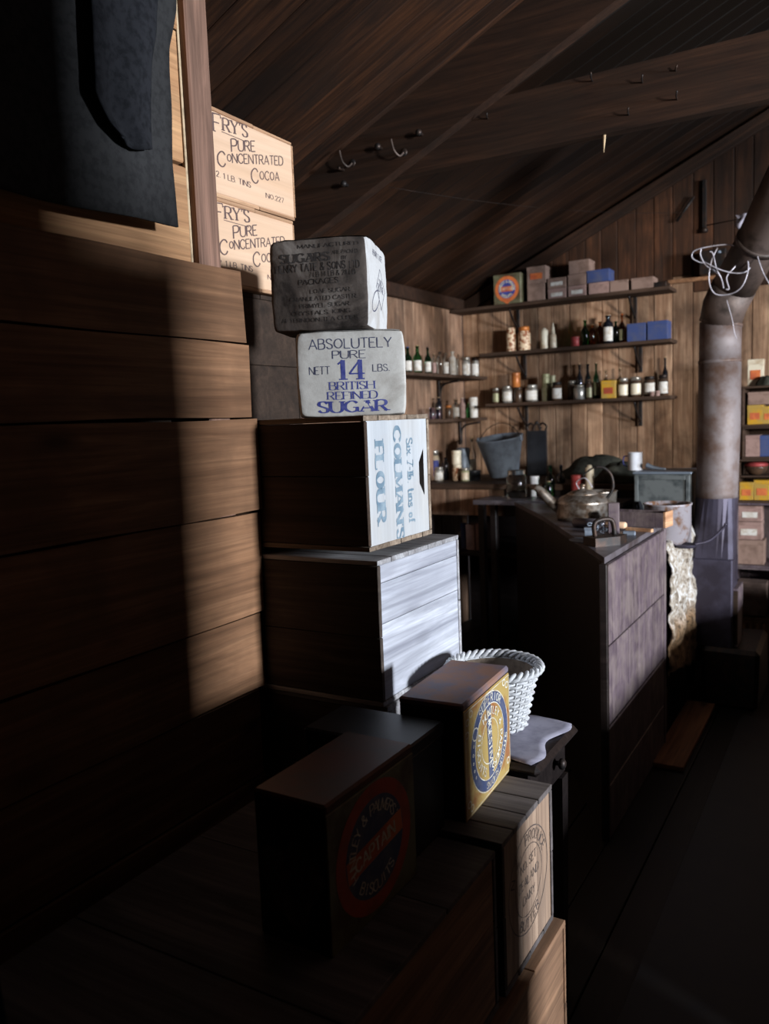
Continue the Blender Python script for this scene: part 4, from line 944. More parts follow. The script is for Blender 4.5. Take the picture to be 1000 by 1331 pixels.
row([
 ('cardboard_carton', 'brown carton under another, beside the round-badged tin on the top shelf', 'carton', 701, 23, 22, 'grey_card', dict(group=g1)),
 ('cardboard_carton', 'orange-marked carton, topmost of the pair beside the badged tin', 'carton', 702, 25, 21.5, 'grey_card', dict(dz=22.3, group=g1, strip='orange_ink')),
 ('cardboard_carton', 'brown carton, lower of the low pair between the two taller stacks', 'carton', 728, 24, 13.3, 'pink_card', dict(group=g1, strip='white_lab')),
 ('cardboard_carton', 'brown carton, upper of the low pair between the two taller stacks', 'carton', 728, 24.5, 13, 'grey_card', dict(dz=13.6, group=g1, strip='white_lab')),
 ('cardboard_carton', 'bottom carton of the stack of three left of the blue box', 'carton', 754, 23, 14, 'pink_card', dict(group=g1, strip='white_lab')),
 ('cardboard_carton', 'middle carton of the stack of three left of the blue box', 'carton', 754, 23.5, 14, 'grey_card', dict(dz=14.4, group=g1)),
 ('cardboard_carton', 'topmost carton of the stack of three left of the blue box', 'carton', 757, 27, 17, 'grey_card', dict(dz=28.8, group=g1)),
 ('cardboard_carton', 'pinkish carton underneath the blue box on the top shelf', 'carton', 782, 26, 15, 'pink_card', dict(group=g1)),
 ('blue_box', 'blue box on a pinkish carton on the top shelf', 'carton', 781, 29, 15.5, 'blue_card', dict(dz=15.4, cat='box')),
 ('cardboard_carton', 'small brown carton right of the one under the blue box', 'carton', 808, 23, 15, 'grey_card', dict(group=g1)),
 ('cardboard_carton', 'long low carton at the right end of the top shelf', 'carton', 838, 28, 15, 'grey_card', dict(group=g1)),
 ('dark_tray', 'low dark tray at the extreme right end of the top shelf', 'carton', 861, 15, 7, 'iron', dict(cat='tray')),
], zA, YI, 1)
# badged tin on the top shelf
P = on_y(664, 5.37, zA); s = depth(P)/FPX; wt, ht = 37*s, 38*s
tn = thing('biscuit_tin', 'small square tin with orange and blue round badge on the top shelf', 'tin', P, 0, 'biscuit tins')
MB().cbox(-wt/2, -.06, 0, wt/2, .06, ht*.9, .003).obj('body', M['tin_olive'], tn); MB().cbox(-wt/2-.001, -.061, ht*.88, wt/2+.001, .061, ht, .003).obj('lid', M['tin_olive'], tn)
fo = lambda e: (lambda a, b: Vector((a, -.062-e, b)))
R_ = wt*.44
print_on('badge_ring', oval(0, ht/2, R_, R_*1.0), fo(0), M['orange_ink'], tn)
print_on('badge_disc', oval(0, ht/2, R_*.72, R_*.72), fo(.001), M['blue_ink'], tn)
print_on('badge_bar', rect(-R_*.5, ht/2-R_*.2, R_*.5, ht/2+R_*.2), fo(.002), M['orange_ink'], tn)
print_on('lettering', ring_quads('HUNTLEY & PALMERS', R_*.2, 0, ht/2, R_*.58, R_*.58, 195, -15, .2, .16)+ring_quads('BISCUITS', R_*.2, 0, ht/2, R_*.58, R_*.58, 225, 315, .2, .16, inward=True)+shift(line_quads('CAPTAIN', R_*.2)[0], 0, ht/2-R_*.1), fo(.003), M['white_ink'], tn)
print_on('badge_point', [[(-R_*.35, ht/2-R_*.9), (R_*.35, ht/2-R_*.9), (0, ht/2-R_*1.18)]], fo(0), M['orange_ink'], tn)
row([
 ('mottled_jar', 'narrow mottled ivory jar, left of the mottled pair on the middle shelf', 'jar', 665, 13, 31, 'mottle', dict(cap='mottle')),
 ('mottled_jar', 'wider mottled ivory jar with orange top, right of the mottled pair', 'jar', 682, 16, 31, 'mottle', dict(cap='orange_tin')),
 ('white_bottle', 'squat white wrapped bottle left of the white pointed one', 'cyl', 708, 10, 27, 'cream'),
 ('white_bottle', 'white bottle with a tall pointed top on the middle shelf', 'cone', 719.5, 8.5, 33, 'cream'),
 ('red_tin', 'small faded red tin left of the green bottle', 'tin', 748.5, 12, 13, 'red_tin'),
 ('green_bottle', 'bright green glass bottle on the middle shelf', 'bottle', 761, 10.5, 34, 'g_green'),
 ('amber_bottle', 'amber bottle directly right of the bright green bottle', 'flask', 770.5, 8.5, 27, 'g_amber'),
 ('amber_bottle', 'amber bottle between another amber one and the big dark bottle', 'flask', 780.5, 8.5, 30, 'g_amber'),
 ('dark_bottle', 'big dark bottle with round white label on the middle shelf', 'flask', 791, 13.5, 37, 'g_black', dict(lab='white_lab', dy=-.02)),
 ('dark_bottle', 'plain dark bottle right of the white-labelled big dark bottle', 'flask', 801, 8, 29, 'g_dkgreen'),
 ('brown_bottle', 'slim brown bottle with red neck and yellow label left of the blue boxes', 'bottle', 809, 8, 38, 'g_amber', dict(lab='olive_c', cap='orange_tin')),
 ('blue_box', 'blue box, left of the two on the middle shelf', 'carton', 830.3, 23.5, 23, 'blue_card', dict(cat='box', group='blue boxes on the middle shelf')),
 ('blue_box', 'blue box, right of the two at the end of the middle shelf', 'carton', 857.5, 25, 24, 'blue_card', dict(cat='box', group='blue boxes on the middle shelf')),
], zB_, YI, 1)
row([
 ('dark_jar', 'dark labelled jar at the left end of the lowest shelf', 'jar', 645, 9.5, 20, 'dark_jar', dict(lab='olive_c')),
 ('silvered_jar', 'silvered jar with pale label left of the brown jar', 'jar', 660, 13.5, 22, 'silver', dict(lab='white_lab')),
 ('brown_jar', 'dark brown jar carrying the orange tin', 'jar', 674.5, 11.5, 19.8, 'dark_jar', dict(cap='dark_jar')),
 ('orange_tin', 'orange tin standing on top of a brown jar', 'tin', 671.5, 11.5, 18.5, 'orange_tin', dict(dz=20)),
 ('silvered_jar', 'wide silvered jar with white label right of the brown jar', 'jar', 691.5, 17.5, 22, 'silver', dict(lab='white_lab')),
 ('olive_can', 'lower olive can of the stacked pair', 'tin', 710, 10.5, 17.5, 'olive_c'),
 ('olive_can', 'upper olive can of the stacked pair', 'tin', 710, 10.5, 17.5, 'olive_c', dict(dz=17.7)),
 ('olive_can', 'tall olive can just right of the stacked pair', 'tin', 719, 7.5, 33, 'olive_c', dict(dy=.03)),
 ('labelled_jar', 'black-lidded jar with large white label right of the olive cans', 'jar', 724.5, 13.5, 24, 'dark_jar', dict(lab='white_lab', cap='iron', dy=-.05)),
 ('dark_jar', 'dark square-shouldered jar right of the white-labelled jar', 'jar', 744, 11, 25, 'dark_jar', dict(cap='silver', dy=.02)),
 ('silvered_jar', 'wide clear silvered jar in front of the tall dark bottles', 'jar', 753.5, 15, 19, 'silver', dict(dy=-.04)),
 ('black_bottle', 'tall black bottle, leftmost of the three tall ones', 'bottle', 754, 8.5, 47, 'g_black', dict(dy=.06)),
 ('black_bottle', 'tall black bottle, middle of the three tall ones', 'bottle', 765, 8.5, 47, 'g_black', dict(dy=.06)),
 ('black_bottle', 'tall slim dark bottle, right of the three tall ones', 'bottle', 775.5, 7.5, 47, 'g_dkgreen', dict(lab='olive_c', dy=.03)),
 ('labelled_bottle', 'dark bottle with pale green label below the middle tall bottle', 'flask', 766, 8.5, 25, 'dark_jar', dict(lab='olive_c', dy=-.04)),
 ('yellow_tin', 'bright yellow tin with red marks on the lowest shelf', 'carton', 793, 18.5, 23, 'yellow_tin', dict(cat='tin', d=.07, strip='red_ink')),
 ('clear_bottle', 'clear bottle peeping up behind the yellow tin', 'bottle', 788, 7.5, 37, 'g_clear', dict(dy=.06)),
 ('clear_bottle', 'clear bottle behind the cream-labelled jars', 'bottle', 806, 7.5, 39, 'g_clear', dict(dy=.06)),
 ('labelled_jar', 'cream-labelled jar just right of the yellow tin', 'jar', 810.5, 14, 25, 'dark_jar', dict(lab='cream', cap='silver')),
 ('labelled_jar', 'cream-labelled jar second to the right of the yellow tin', 'jar', 827, 14.5, 26, 'dark_jar', dict(lab='cream', cap='silver')),
 ('white_label_jar', 'square white-labelled jar, left of the pair by the shelf end', 'jar', 845, 15, 26, 'dark_jar', dict(lab='white_lab', cap='iron', dy=.01)),
 ('white_label_jar', 'square white-labelled jar at the right end of the lowest shelf', 'jar', 862.5, 13, 27, 'dark_jar', dict(lab='white_lab', cap='iron')),
 ('black_bottle', 'tall black bottle behind the jar at the right shelf end', 'bottle', 865, 7.5, 50, 'g_black', dict(dy=.06)),
 ('small_cup', 'tiny pale cup at the front, left of the tiny pair', 'tin', 848, 6, 6, 'pink_card', dict(dy=-.07)),
 ('small_cup', 'tiny pale cup at the front, right of the tiny pair', 'tin', 855, 6, 6.5, 'pink_card', dict(dy=-.07)),
], zC_, YI, 1)
# left-wall shelves
def shelf_x(label, z, y0, y1, dpt, brs, th=.022):
    t = thing('wall_shelf', label, 'shelf', (XL+dpt/2, (y0+y1)/2, z-th)); cy = (y0+y1)/2
    MB().cbox(-dpt/2+.006, y0-cy, 0, dpt/2, y1-cy, th, .003, .001).obj('board', M['shelf'], t)
    for by in brs:
        xx = -dpt/2+.012; br = MB().cbox(xx, by-cy-.012, -.165, xx+.012, by-cy+.012, -.0008, .002).obj('bracket', M['iron'], t)
        MB().tube(bez([(xx+.012, by-cy, -.15), (xx+.03, by-cy, -.04), (dpt/2-.03, by-cy, -.012)], 6), .008, 6).obj('brace', M['iron'], br)
XF = XL+.20
zL1, zL2 = at(580, 486, x=XF).z, at(600, 543.5, x=XF).z
ye = on_x(634, XF, zL1).y
shelf_x('upper shelf on the left wall with a row of small bottles', zL1, 3.9, ye, .20, (on_x(585, XF-.1, zL1).y,))
shelf_x('lower shelf on the left wall with a white cylinder and green bottle', zL2, 3.9, on_x(634, XF, zL2).y, .20, (on_x(612, XF-.1, zL2).y,))
XI = XL+.105
row([
 ('labelled_bottle', 'blue-capped bottle with big white label, nearest on the left-wall shelf', 'bottle', 531, 11, 34, 'g_dkgreen', dict(lab='white_lab', cap='blue_card')),
 ('green_bottle', 'tall green bottle with pale label on the upper left-wall shelf', 'bottle', 543.5, 11.5, 37, 'g_green', dict(lab='white_lab')),
 ('green_bottle', 'dark green bottle with pale label next to the tall green one', 'bottle', 557, 9, 35, 'g_dkgreen', dict(lab='white_lab', cap='iron')),
 ('pink_bottle', 'small pinkish bottle right of the dark green one', 'flask', 564.8, 6, 27, 'g_clear', dict(lab='pink_card')),
 ('clear_bottle', 'clear bottle with dark stopper on the upper left-wall shelf', 'flask', 572.5, 8, 30, 'g_clear', dict(cap='iron')),
 ('clear_bottle', 'clear bottle with short white label left of the whitish bottle', 'flask', 580.5, 7.5, 29, 'g_clear', dict(lab='white_lab', cap='g_clear')),
 ('white_bottle', 'whitish glass bottle near the middle of the upper left-wall shelf', 'flask', 589, 9, 32, 'white_lab', dict(cap='cork')),
 ('clear_bottle', 'slim clear bottle right of the whitish bottle', 'bottle', 596.5, 5, 29, 'g_clear'),
 ('round_jar', 'round jar with white label and glass stopper on the left-wall shelf', 'jar', 606.5, 11.5, 25, 'silver', dict(lab='white_lab')),
 ('glass_jar', 'greyish jar with pale label second from the shelf corner', 'jar', 618, 10.5, 26, 'silver', dict(lab='white_lab', cap='iron')),
 ('violet_bottle', 'violet glass bottle at the corner end of the upper left-wall shelf', 'flask', 629, 9.5, 20, 'g_purple', dict(cap='g_purple')),
], zL1, XI, 1, 'x')
row([
 ('violet_jar', 'violet glass jar at the near end of the lower left-wall shelf', 'jar', 562, 8, 15, 'g_purple', dict(cap='g_purple')),
 ('violet_jar', 'second violet glass jar on the lower left-wall shelf', 'jar', 570, 7, 15, 'g_purple', dict(cap='silver')),
 ('dark_bottle', 'dark bottle behind the violet jars', 'flask', 571, 9, 28, 'g_black', dict(dy=-.05)),
 ('brown_jar', 'brown jar right of the violet glass jars', 'jar', 583.5, 9, 17, 'dark_jar', dict(cap='orange_tin')),
 ('labelled_bottle', 'bottle with white label and brown neck on the lower left-wall shelf', 'flask', 593.5, 9, 24, 'g_clear', dict(lab='white_lab')),
 ('pink_bottle', 'flesh-pink capped bottle left of the small green bottle', 'flask', 601.5, 7.5, 26, 'pink_card', dict(cap='cream', dy=-.03)),
 ('green_bottle', 'small green bottle beside the white cylinder', 'bottle', 609.5, 5.5, 20, 'g_green'),
 ('white_cylinder', 'tall plain white cylinder on the lower left-wall shelf', 'tin', 616, 11.5, 26, 'white_lab', dict(cap='white_lab')),
 ('glass_jar', 'small clear jar at the corner end of the lower left-wall shelf', 'jar', 627, 8, 13, 'g_clear', dict(cap='g_clear')),
], zL2, XI, 1, 'x')
# things on the bench in the corner
row([
 ('cream_tin', 'cream tin standing on another jar on the corner bench', 'tin', 594.5, 12.5, 18, 'cream', dict(dz=21)),
 ('stoneware_jar', 'pale jar with red mark carrying the cream tin', 'jar', 595, 13, 20.5, 'mottle', dict(cap='cream')),
 ('grey_pot', 'grey enamel pot behind the cream tin on the corner bench', 'tin', 603, 17, 40, 'zinc', dict(dy=.16)),
 ('labelled_jar', 'green and cream labelled jar on the corner bench', 'jar', 605, 11.5, 17, 'olive_c', dict(lab='cream', dy=-.04)),
 ('tall_bottle', 'tall bottle with brown neck against the corner wall', 'bottle', 615, 10, 54, 'g_clear', dict(lab='cream', dy=.2)),
 ('silvered_jar', 'silvered jar at the front of the corner bench', 'jar', 571, 12.5, 19, 'silver', dict(lab='white_lab', dy=-.1)),
 ('cream_jar', 'cream topped jar above the silvered jar', 'jar', 566, 12, 38, 'cream', dict(dy=.08, lab='blue_ink')),
 ('dark_bottle', 'short dark bottle in the middle of the corner bench', 'flask', 580, 8, 30, 'g_black', dict(dy=.05)),
 ('dark_bowl', 'low dark blue bowl left of the bucket', 'tin', 616, 19, 13, 'blackbox', dict(dy=.03)),
], ZB, 4.93, 1)
# bucket
Pb = on_y(656, 5.05, ZB); s = depth(Pb)/FPX
bk = thing('zinc_bucket', 'galvanised zinc bucket tilted on the back bench', 'bucket', Pb+Vector((0, 0, .027))); bk.rotation_euler = (math.radians(9), math.radians(-3), 0)
R1, R2, HBk = 29.5*s, 18.5*s, 50*s
MB().lathe([(R2*.98, 0), (R2, .004), (R2*1.02, .008), (R1, HBk-.006), (R1+.005, HBk-.004), (R1+.005, HBk), (R1-.003, HBk), (R2*.98, .012), (0.001, .011)], 32, caps=False).obj('body', M['zinc'], bk)
MB().lathe([(R2*.98, 0), (.001, 0.001)], 32, caps=False).obj('base', M['zinc'], bk)
MB().tube(bez([(-R1-.004, 0, HBk-.02), (-R1*.6, .03, HBk+.055), (0, .05, HBk+.085), (R1*.6, .03, HBk+.055), (R1+.004, 0, HBk-.02)], 7), .003, 6).obj('handle', M['iron'], bk)
for sx in (-1, 1): MB().cbox(sx*R1-.006, -.016, HBk-.035, sx*R1+.006, .016, HBk+.008, .003).obj('ear', M['zinc'], bk)
# dark board with scrolled iron top leaning beside the bucket
P = on_y(699, 5.36, ZB); s = depth(P)/FPX
lb = thing('iron_plate', 'tall black iron plate with scrolled crest leaning right of the bucket', 'plate', P)
wd, hg = 26*s, 58*s
MB().prism([(-wd/2, -.012), (wd/2, -.012), (wd/2, .012), (-wd/2, .012)], 0, hg).obj('plate', M['blackbox'], lb)
mb = MB()
for sx in (-1, 1): mb.tube(bez([(sx*wd*.45, 0, hg), (sx*wd*.5, 0, hg+.03), (sx*wd*.3, 0, hg+.05), (sx*wd*.15, 0, hg+.03), (sx*wd*.25, 0, hg+.015)], 5), .007, 6)
mb.tube(bez([(-wd*.2, 0, hg), (0, 0, hg+.055), (wd*.2, 0, hg)], 6), .009, 6); mb.lathe([(.012, hg+.045), (.014, hg+.055), (.006, hg+.066)], 8)
mb.obj('crest', M['iron'], lb)
# mug and zinc cabinet, pot, stove
ZS = .885
zc = thing('zinc_cabinet', 'mottled grey zinc box-oven standing left of the flue pipe', 'oven', on_y(868, 4.48, ZS)); 
w2 = .140; h2 = at(870, 613, y=4.36).z-ZS
MB().cbox(-w2, -.14, 0, w2, .14, h2-.012, .004).obj('body', M['zinc_green'], zc); MB().cbox(-w2-.006, -.147, h2-.011, w2+.006, .147, h2, .003).obj('top', M['zinc'], zc)
for q in ((-w2+.004, -.146, .01, -w2+.022, -.1405, h2-.02), (w2-.022, -.146, .01, w2-.004, -.1405, h2-.02), (-w2+.024, -.146, h2-.04, w2-.024, -.1405, h2-.02), (-w2+.024, -.146, .01, w2-.024, -.1405, .03)): MB().cbox(*q, .0015).obj('frame_rail', M['zinc_green'], zc)
zt2 = ZS+h2
mg = thing('enamel_mug', 'white enamel mug on the zinc box-oven', 'mug', on_y(826, 4.48, zt2)); s = depth(mg.location)/FPX
r_, hm = 9*s, 23*s
MB().lathe([(r_*.95, 0), (r_, .003), (r_, hm-.002), (r_*1.04, hm), (r_*.93, hm), (r_*.93, .006), (.001, .005)], 24, caps=False).obj('cup', M['white_en'], mg)
MB().lathe([(r_*.95, 0), (.001, .0005)], 24, caps=False).obj('base', M['white_en'], mg)
MB().tube(bez([(-r_*.97, 0, hm*.8), (-r_*1.6, 0, hm*.75), (-r_*1.65, 0, hm*.35), (-r_*.97, 0, hm*.2)], 5), .0035, 8).obj('handle', M['blue_ink'], mg)
small('metal_scoop', 'small metal scoop lying right of the white mug', 'scoop', 853, 4.44, zt2, MB().tube(bez([(-.05, 0, .03), (-.02, 0, .018), (.01, 0, .012), (.05, 0, .008)], 5), [.014-.0006*i for i in range(16)], 8), M['zinc'])
sv = thing('cooking_stove', 'low black iron cooking stove between the cupboard and the flue', 'stove', (-.895, 4.18, 0))
MB().cbox(-.125, -.48, .30, .125, .46, ZS-.02, .01).obj('body', M['iron'], sv)
MB().cbox(-.130, -.49, ZS-.0195, .130, .47, ZS-.0005, .004).obj('hob', M['pipe_blue'], sv)
for sx in (-.09, .09):
    for sy in (-.44, .42): MB().cbox(sx-.02, sy-.02, 0, sx+.02, sy+.02, .2995, .004).obj('leg', M['iron'], sv)
P = on_y(868, 3.91, ZS); s = depth(P)/FPX
po = thing('cooking_pot', 'rust-streaked grey enamel pot on the stove behind the cupboard', 'pot', P); r_, hm = 29*s, .185
MB().lathe([(r_*.9, 0), (r_, .006), (r_, hm-.01), (r_*1.05, hm-.006), (r_*1.05, hm), (r_*.95, hm), (r_*.93, .01), (.001, .009)], 32, caps=False).obj('body', M['rustpot'], po)
MB().lathe([(r_*.9, 0), (.001, .0005)], 32, caps=False).obj('base', M['iron'], po)
la = thing('ladle', 'dark iron ladle resting beside the cooking pot', 'ladle', on_y(890, 3.80, ZS))
MB().lathe([(.045, .0), (.055, .012), (.056, .014), (.045, .004), (.001, .003)], 20, caps=False).obj('bowl', M['pipe_blue'], la)
MB().tube(bez([(.04, 0, .014), (.10, .03, .03), (.15, .05, .08), (.165, .05, .105)], 6), .006, 6).obj('handle', M['pipe_blue'], la)
# mouldy hide hanging down the stove's side
mb = MB(); vs = []; nu, nv = 40, 50
for j in range(nv+1):
    v = j/nv
    for i in range(nu+1):
        u = i/nu; z = .90-.58*v-(.07*noise.noise(Vector((u*5, 0, 1)))+.10*(1-u)*0+.12*u)*v**4
        yl = 3.685; yr = at(908, 800, x=-.745).y+.05*math.sin(v*7)+.07*noise.noise(Vector((0, v*6, 3)))*1.6-.10*v
        y = yl+(yr-yl)*u
        x = -.742+.012*math.sin(u*14+3*v)+.020*noise.noise(Vector((u*7, v*8, 0)))+.010*noise.noise(Vector((u*22, v*24, 2)))
        if v < .06: x -= .05*(1-v/.06); z = .906
        vs.append((x, y, z))
mb.add(vs, [(j*(nu+1)+i, j*(nu+1)+i+1, (j+1)*(nu+1)+i+1, (j+1)*(nu+1)+i) for j in range(nv) for i in range(nu)], 0, True)
o = mb.obj('seal_hide', M['hide']); tag(o, 'mouldy white and brown hide hanging down the side of the stove', 'hide'); md = o.modifiers.new('thick', 'SOLIDIFY'); md.thickness = .008
carton('floor_box', 'small dark wooden box on the floor below the hide', Vector((-.86, 3.80, .0)), .16, .16, .20, M['dark_crate'], cat='box')
pk = MB().cbox(-.068, -.42, 0, .068, .42, .02, .002).obj('loose_plank', wood('reddish_plank', (.36, .17, .085), (.20, .09, .045), 1, 18)); pk.location = (-.60, 4.1, .0); tag(pk, 'loose reddish plank lying on the floor beside the stove', 'plank')
pk.location = (-.695, 3.845, .001)
# flue
xf, yf = -.615, 4.40
RF = depth((xf, yf, 1.5))*25.5/FPX
p1 = at(938, 425, y=yf); p2 = at(936, 395, y=yf); pU = at(1010, 255, y=yf-.62)
fp = thing('flue_pipe', 'tall rust-mottled flue pipe with elbow rising beside the shelves', 'flue', (at(932, 690, y=yf).x, yf, .30))
o_ = fp.location
def rel(px, py, y=yf): p = at(px, py, y=y); return Vector((p.x, p.y, p.z))-o_
MB().tube([rel(932, 648), rel(932, 640), rel(935, 560), rel(936, 470)], [RF*1.02]*4, 28).obj('pipe', M['pipe'], fp)
MB().tube([rel(936, 470.5), rel(937, 418)], [RF*1.0, RF*1.0], 28).obj('pipe', M['pipe'], fp)
MB().tube([rel(936, 472), rel(936, 468)], RF*1.04, 28).obj('collar', M['pipe'], fp)
MB().tube([rel(937, 421), rel(938, 417)], RF*1.05, 28).obj('collar', M['pipe'], fp)
MB().tube([rel(937, 418), rel(942, 398, yf-.03), rel(955, 372, yf-.08)], [RF*1.01, RF*1.06, RF*1.06], 28).obj('elbow', M['pipe_dark'], fp)
MB().tube([rel(955, 372, yf-.08), rel(985, 318, yf-.22), rel(1012, 262, yf-.36), rel(1060, 165, yf-.60)], [RF*1.03]*4, 28).obj('upper_pipe', M['pipe_dark'], fp)
MB().tube([rel(986, 316, yf-.225), rel(989, 311, yf-.24)], RF*1.08, 28).obj('collar', M['pipe_dark'], fp)
MB().add([(RF*1.02, -.008, .0), (RF*1.02, .008, 0), (RF*1.05, .008, 0), (RF*1.05, -.008, 0)], [(0, 1, 2, 3)]) 
zb = rel(932, 697).z; hw = .098
mb = MB(); mb.cbox(-hw-.01, -.10, .0, hw-.01, .10, zb-.10, .006); mb.obj('soot_box', M['pipe_blue'], fp)
n = 28; vs = []
sq = []
for i in range(n):
    a = 2*PI*i/n; c_, s_ = math.cos(a), math.sin(a); k = 1/max(abs(c_), abs(s_)); sq.append((c_*k*hw-.01, s_*k*.10, zb-.0995))
mb = MB().add(sq+[(rel(932, 646).x+RF*1.04*math.cos(2*PI*i/n), RF*1.04*math.sin(2*PI*i/n), rel(932, 646).z) for i in range(n)], [(i, (i+1) % n, n+(i+1) % n, n+i) for i in range(n)], 0, False); mb.obj('transition', M['pipe_blue'], fp)
he = thing('hearth_slab', 'low dark stone slab on the floor under the flue', 'slab', (-.60, 4.46, 0)); MB().cbox(-.095, -.18, 0, .17, .30, .298, .02, .008).obj('slab', M['iron'], he)
cr = crate('narrow_box', 'narrow rust-brown wooden box standing right of the flue base', at(962, 790, y=4.42).x, 4.34, .2985, .035, .20, .30, M['cupboard'], M['cupboard'], M['dark_crate'], 1, 1, 1, cat='box')
cr.location.z = .2985
# pale wire tangle hanging on the elbow
wt_ = thing('wire_coil', 'tangle of pale wire hanging from the wall in front of the flue elbow', 'wire', at(958, 290, y=4.15))
o_ = wt_.location
def wl_(pts, r=.0028):
    MB().tube(bez([at(a, b, y=4.13+c)-o_ for a, b, c in pts], 7), r, 6).obj('strand', M['wire'], wt_)
wl_([(962, 311, 0), (961, 335, .0), (957, 345, .02), (945, 360, 0), (948, 375, 0), (944, 376, 0)])
wl_([(962, 312, 0), (970, 330, 0), (973, 350, -.02), (965, 372, -.02), (950, 382, 0), (930, 382, .0), (922, 365, 0), (925, 340, 0), (933, 322, 0)])
wl_([(964, 322, 0), (945, 318, .02), (920, 321, 0), (903, 326, 0), (900, 335, 0), (910, 341, 0), (917, 341, 0)])
wl_([(917, 341, 0), (935, 350, -.02), (955, 355, 0), (970, 353, 0), (978, 342, .02), (972, 328, 0), (962, 313, 0)])
wl_([(923, 327, 0), (927, 330, 0), (932, 350, -.01), (938, 362, 0), (941, 375, 0)])
wl_([(912, 322, 0), (911, 332, 0), (918, 345, 0), (928, 351, 0), (937, 360, 0)])
wl_([(972, 322, 0), (982, 326, -.02), (987, 340, -.04), (993, 356, -.06), (1002, 372, -.08)])
wl_([(945, 390, .05), (952, 415, .05), (955, 432, .05), (958, 440, .05)], .0016)
# wall bar and bits at upper right
tag(o := MB().cbox(0, 0, 0, on_y(950, YB-.03, 2.28).x-on_y(868, YB-.03, 2.28).x, .03, .025, .002).obj('wooden_batten', M['partition']), 'short orange-brown batten nailed to the back wall right of the top shelf', 'batten'); o.location = on_y(868, YB-.034, at(900, 366, y=YB-.03).z); o.rotation_euler = (0, 0, 0)
t = thing('wall_recess_box', 'black box fixed to the wall behind the wire tangle', 'box', on_y(928, YB-.08, at(928, 356, y=YB-.1).z)); s = depth(t.location)/FPX
MB().cbox(-16*s, -.05, 0, 16*s, .075, 30*s, .003).obj('body', M['iron'], t); MB().lathe([(.012, 0), (.014, .01), (.006, .016)], 10).obj('knob', M['zinc'], t).location = (8*s, -.055, 24*s)
t = thing('wall_bar', 'dark diagonal iron bar fixed high on the back wall', 'bar', at(880, 288, y=YB-.03))
MB().tube([(0, 0, 0), at(903, 255, y=YB-.03)-t.location], .008, 6).obj('bar', M['iron'], t)
t = thing('iron_strap', 'vertical dark iron strap high on the back wall', 'strap', at(916, 300, y=YB-.02))
MB().cbox(-.012, -.01, 0, .012, .01, .30, .002).obj('strap', M['iron'], t); MB().lathe([(.02, -.01), (.022, .01), (.01, .02)], 10).obj('pulley', M['iron'], t)
t = thing('grey_rag', 'small grey rag hooked on the wall above the wire tangle', 'rag', at(967, 297, y=4.6))
mb = MB(); vs = []
for j in range(9):
    for i in range(9):
        u, v = i/8, j/8; vs.append(((u-.5)*.08*(1-.3*v)+.008*math.sin(v*9), .012*math.sin(u*8+v*4), .07-.085*v*(1+.2*math.sin(u*7))))
mb.add(vs, [(j*9+i, j*9+i+1, (j+1)*9+i+1, (j+1)*9+i) for j in range(8) for i in range(8)], 0, True).obj('cloth', M['clothgrey'], t).modifiers.new('t', 'SOLIDIFY').thickness = .003
MB().tube([(-.18, .02, .045), (0, 0, .05), (.10, -.01, .045)], .003, 6).obj('rod', M['iron'], t)

# clutter on the bench behind the kettle
def mound(name, label, cat, px, y, z, wpx, hpx, m, seed, dpt=.16, rows_=10):
    P = on_y(px, y, z); s = depth(P)/FPX; mb = MB(); vs = []; n = 24
    for j in range(rows_+1):
        ph = (PI/2)*j/rows_
        for i in range(n):
            a = 2*PI*i/n; k = 1+.28*noise.noise(Vector((math.cos(a)*1.6+seed, math.sin(a)*1.6, ph*1.3)))
            vs.append((math.cos(a)*math.cos(ph)*wpx*s/2*k, math.sin(a)*math.cos(ph)*dpt*k, math.sin(ph)*hpx*s*k))
    mb.add(vs, [(j*n+i, j*n+(i+1) % n, (j+1)*n+(i+1) % n, (j+1)*n+i) for j in range(rows_) for i in range(n)]+[tuple(range(n))[::-1]], 0, True)
    o = mb.obj(name, m); o.location = P; return tag(o, label, cat)
mound('sacking', 'low heap of dark sacking against the wall behind the kettle', 'sacking', 775, 5.2, ZB, 95, 27, M['burlap'], 2, .12)
mound('sacking', 'dark greenish sacking spilling beside the mug', 'sacking', 806, 4.85, ZB, 60, 24, M['burlap'], 5, .12)
mound('coal_sack', 'black sack slumped left of the zinc box-oven', 'sack', 829, 4.10, ZS, 32, 40, M['wool_dark'], 8, .10)
row([
 ('glass_jar', 'large clear glass jar standing left of the kettle', 'jar', 672, 26, 36, 'g_clear', dict(cap='g_clear')),
 ('white_cup', 'small white cup right of the large clear jar', 'tin', 696, 13, 26, 'white_en', dict(dy=.1)),
 ('violet_bottle', 'dark bottle with violet stopper left of the kettle', 'bottle', 716, 12, 42, 'g_dkgreen', dict(cap='g_purple', dy=.05)),
 ('violet_bottle', 'second violet-stoppered bottle, just above the kettle spout', 'bottle', 730, 11, 40, 'g_black', dict(cap='g_purple', dy=.15)),
 ('green_bottle', 'low green bottle in shadow left of the kettle', 'flask', 714, 11, 24, 'g_green', dict(dy=-.1)),
 ('white_candle', 'pale greenish candle-like cylinder behind the kettle', 'cyl', 767, 11, 44, 'cream', dict(dy=-.02)),
 ('red_tin', 'low red tin behind the kettle lid', 'tin', 751, 16, 30, 'red_tin', dict(dy=.02)),
], 1.011, 4.62, 1)
lt = thing('low_table', 'dark table behind the cupboard holding the clear jar and bottles', 'table', (-1.50, 4.60, 0))
MB().prism([(-.50, -.17), (.38, -.17), (.38, .09), (-.50, .09)], .985, 1.0105).obj('tabletop', M['cupboard_top'], lt)
for a, b in ((-.46, -.13), (.34, -.13), (.34, .05), (-.46, .05)): MB().cbox(a-.02, b-.02, 0, a+.02, b+.02, .9845, .003).obj('leg', M['black_wood'], lt)
random.seed(11)
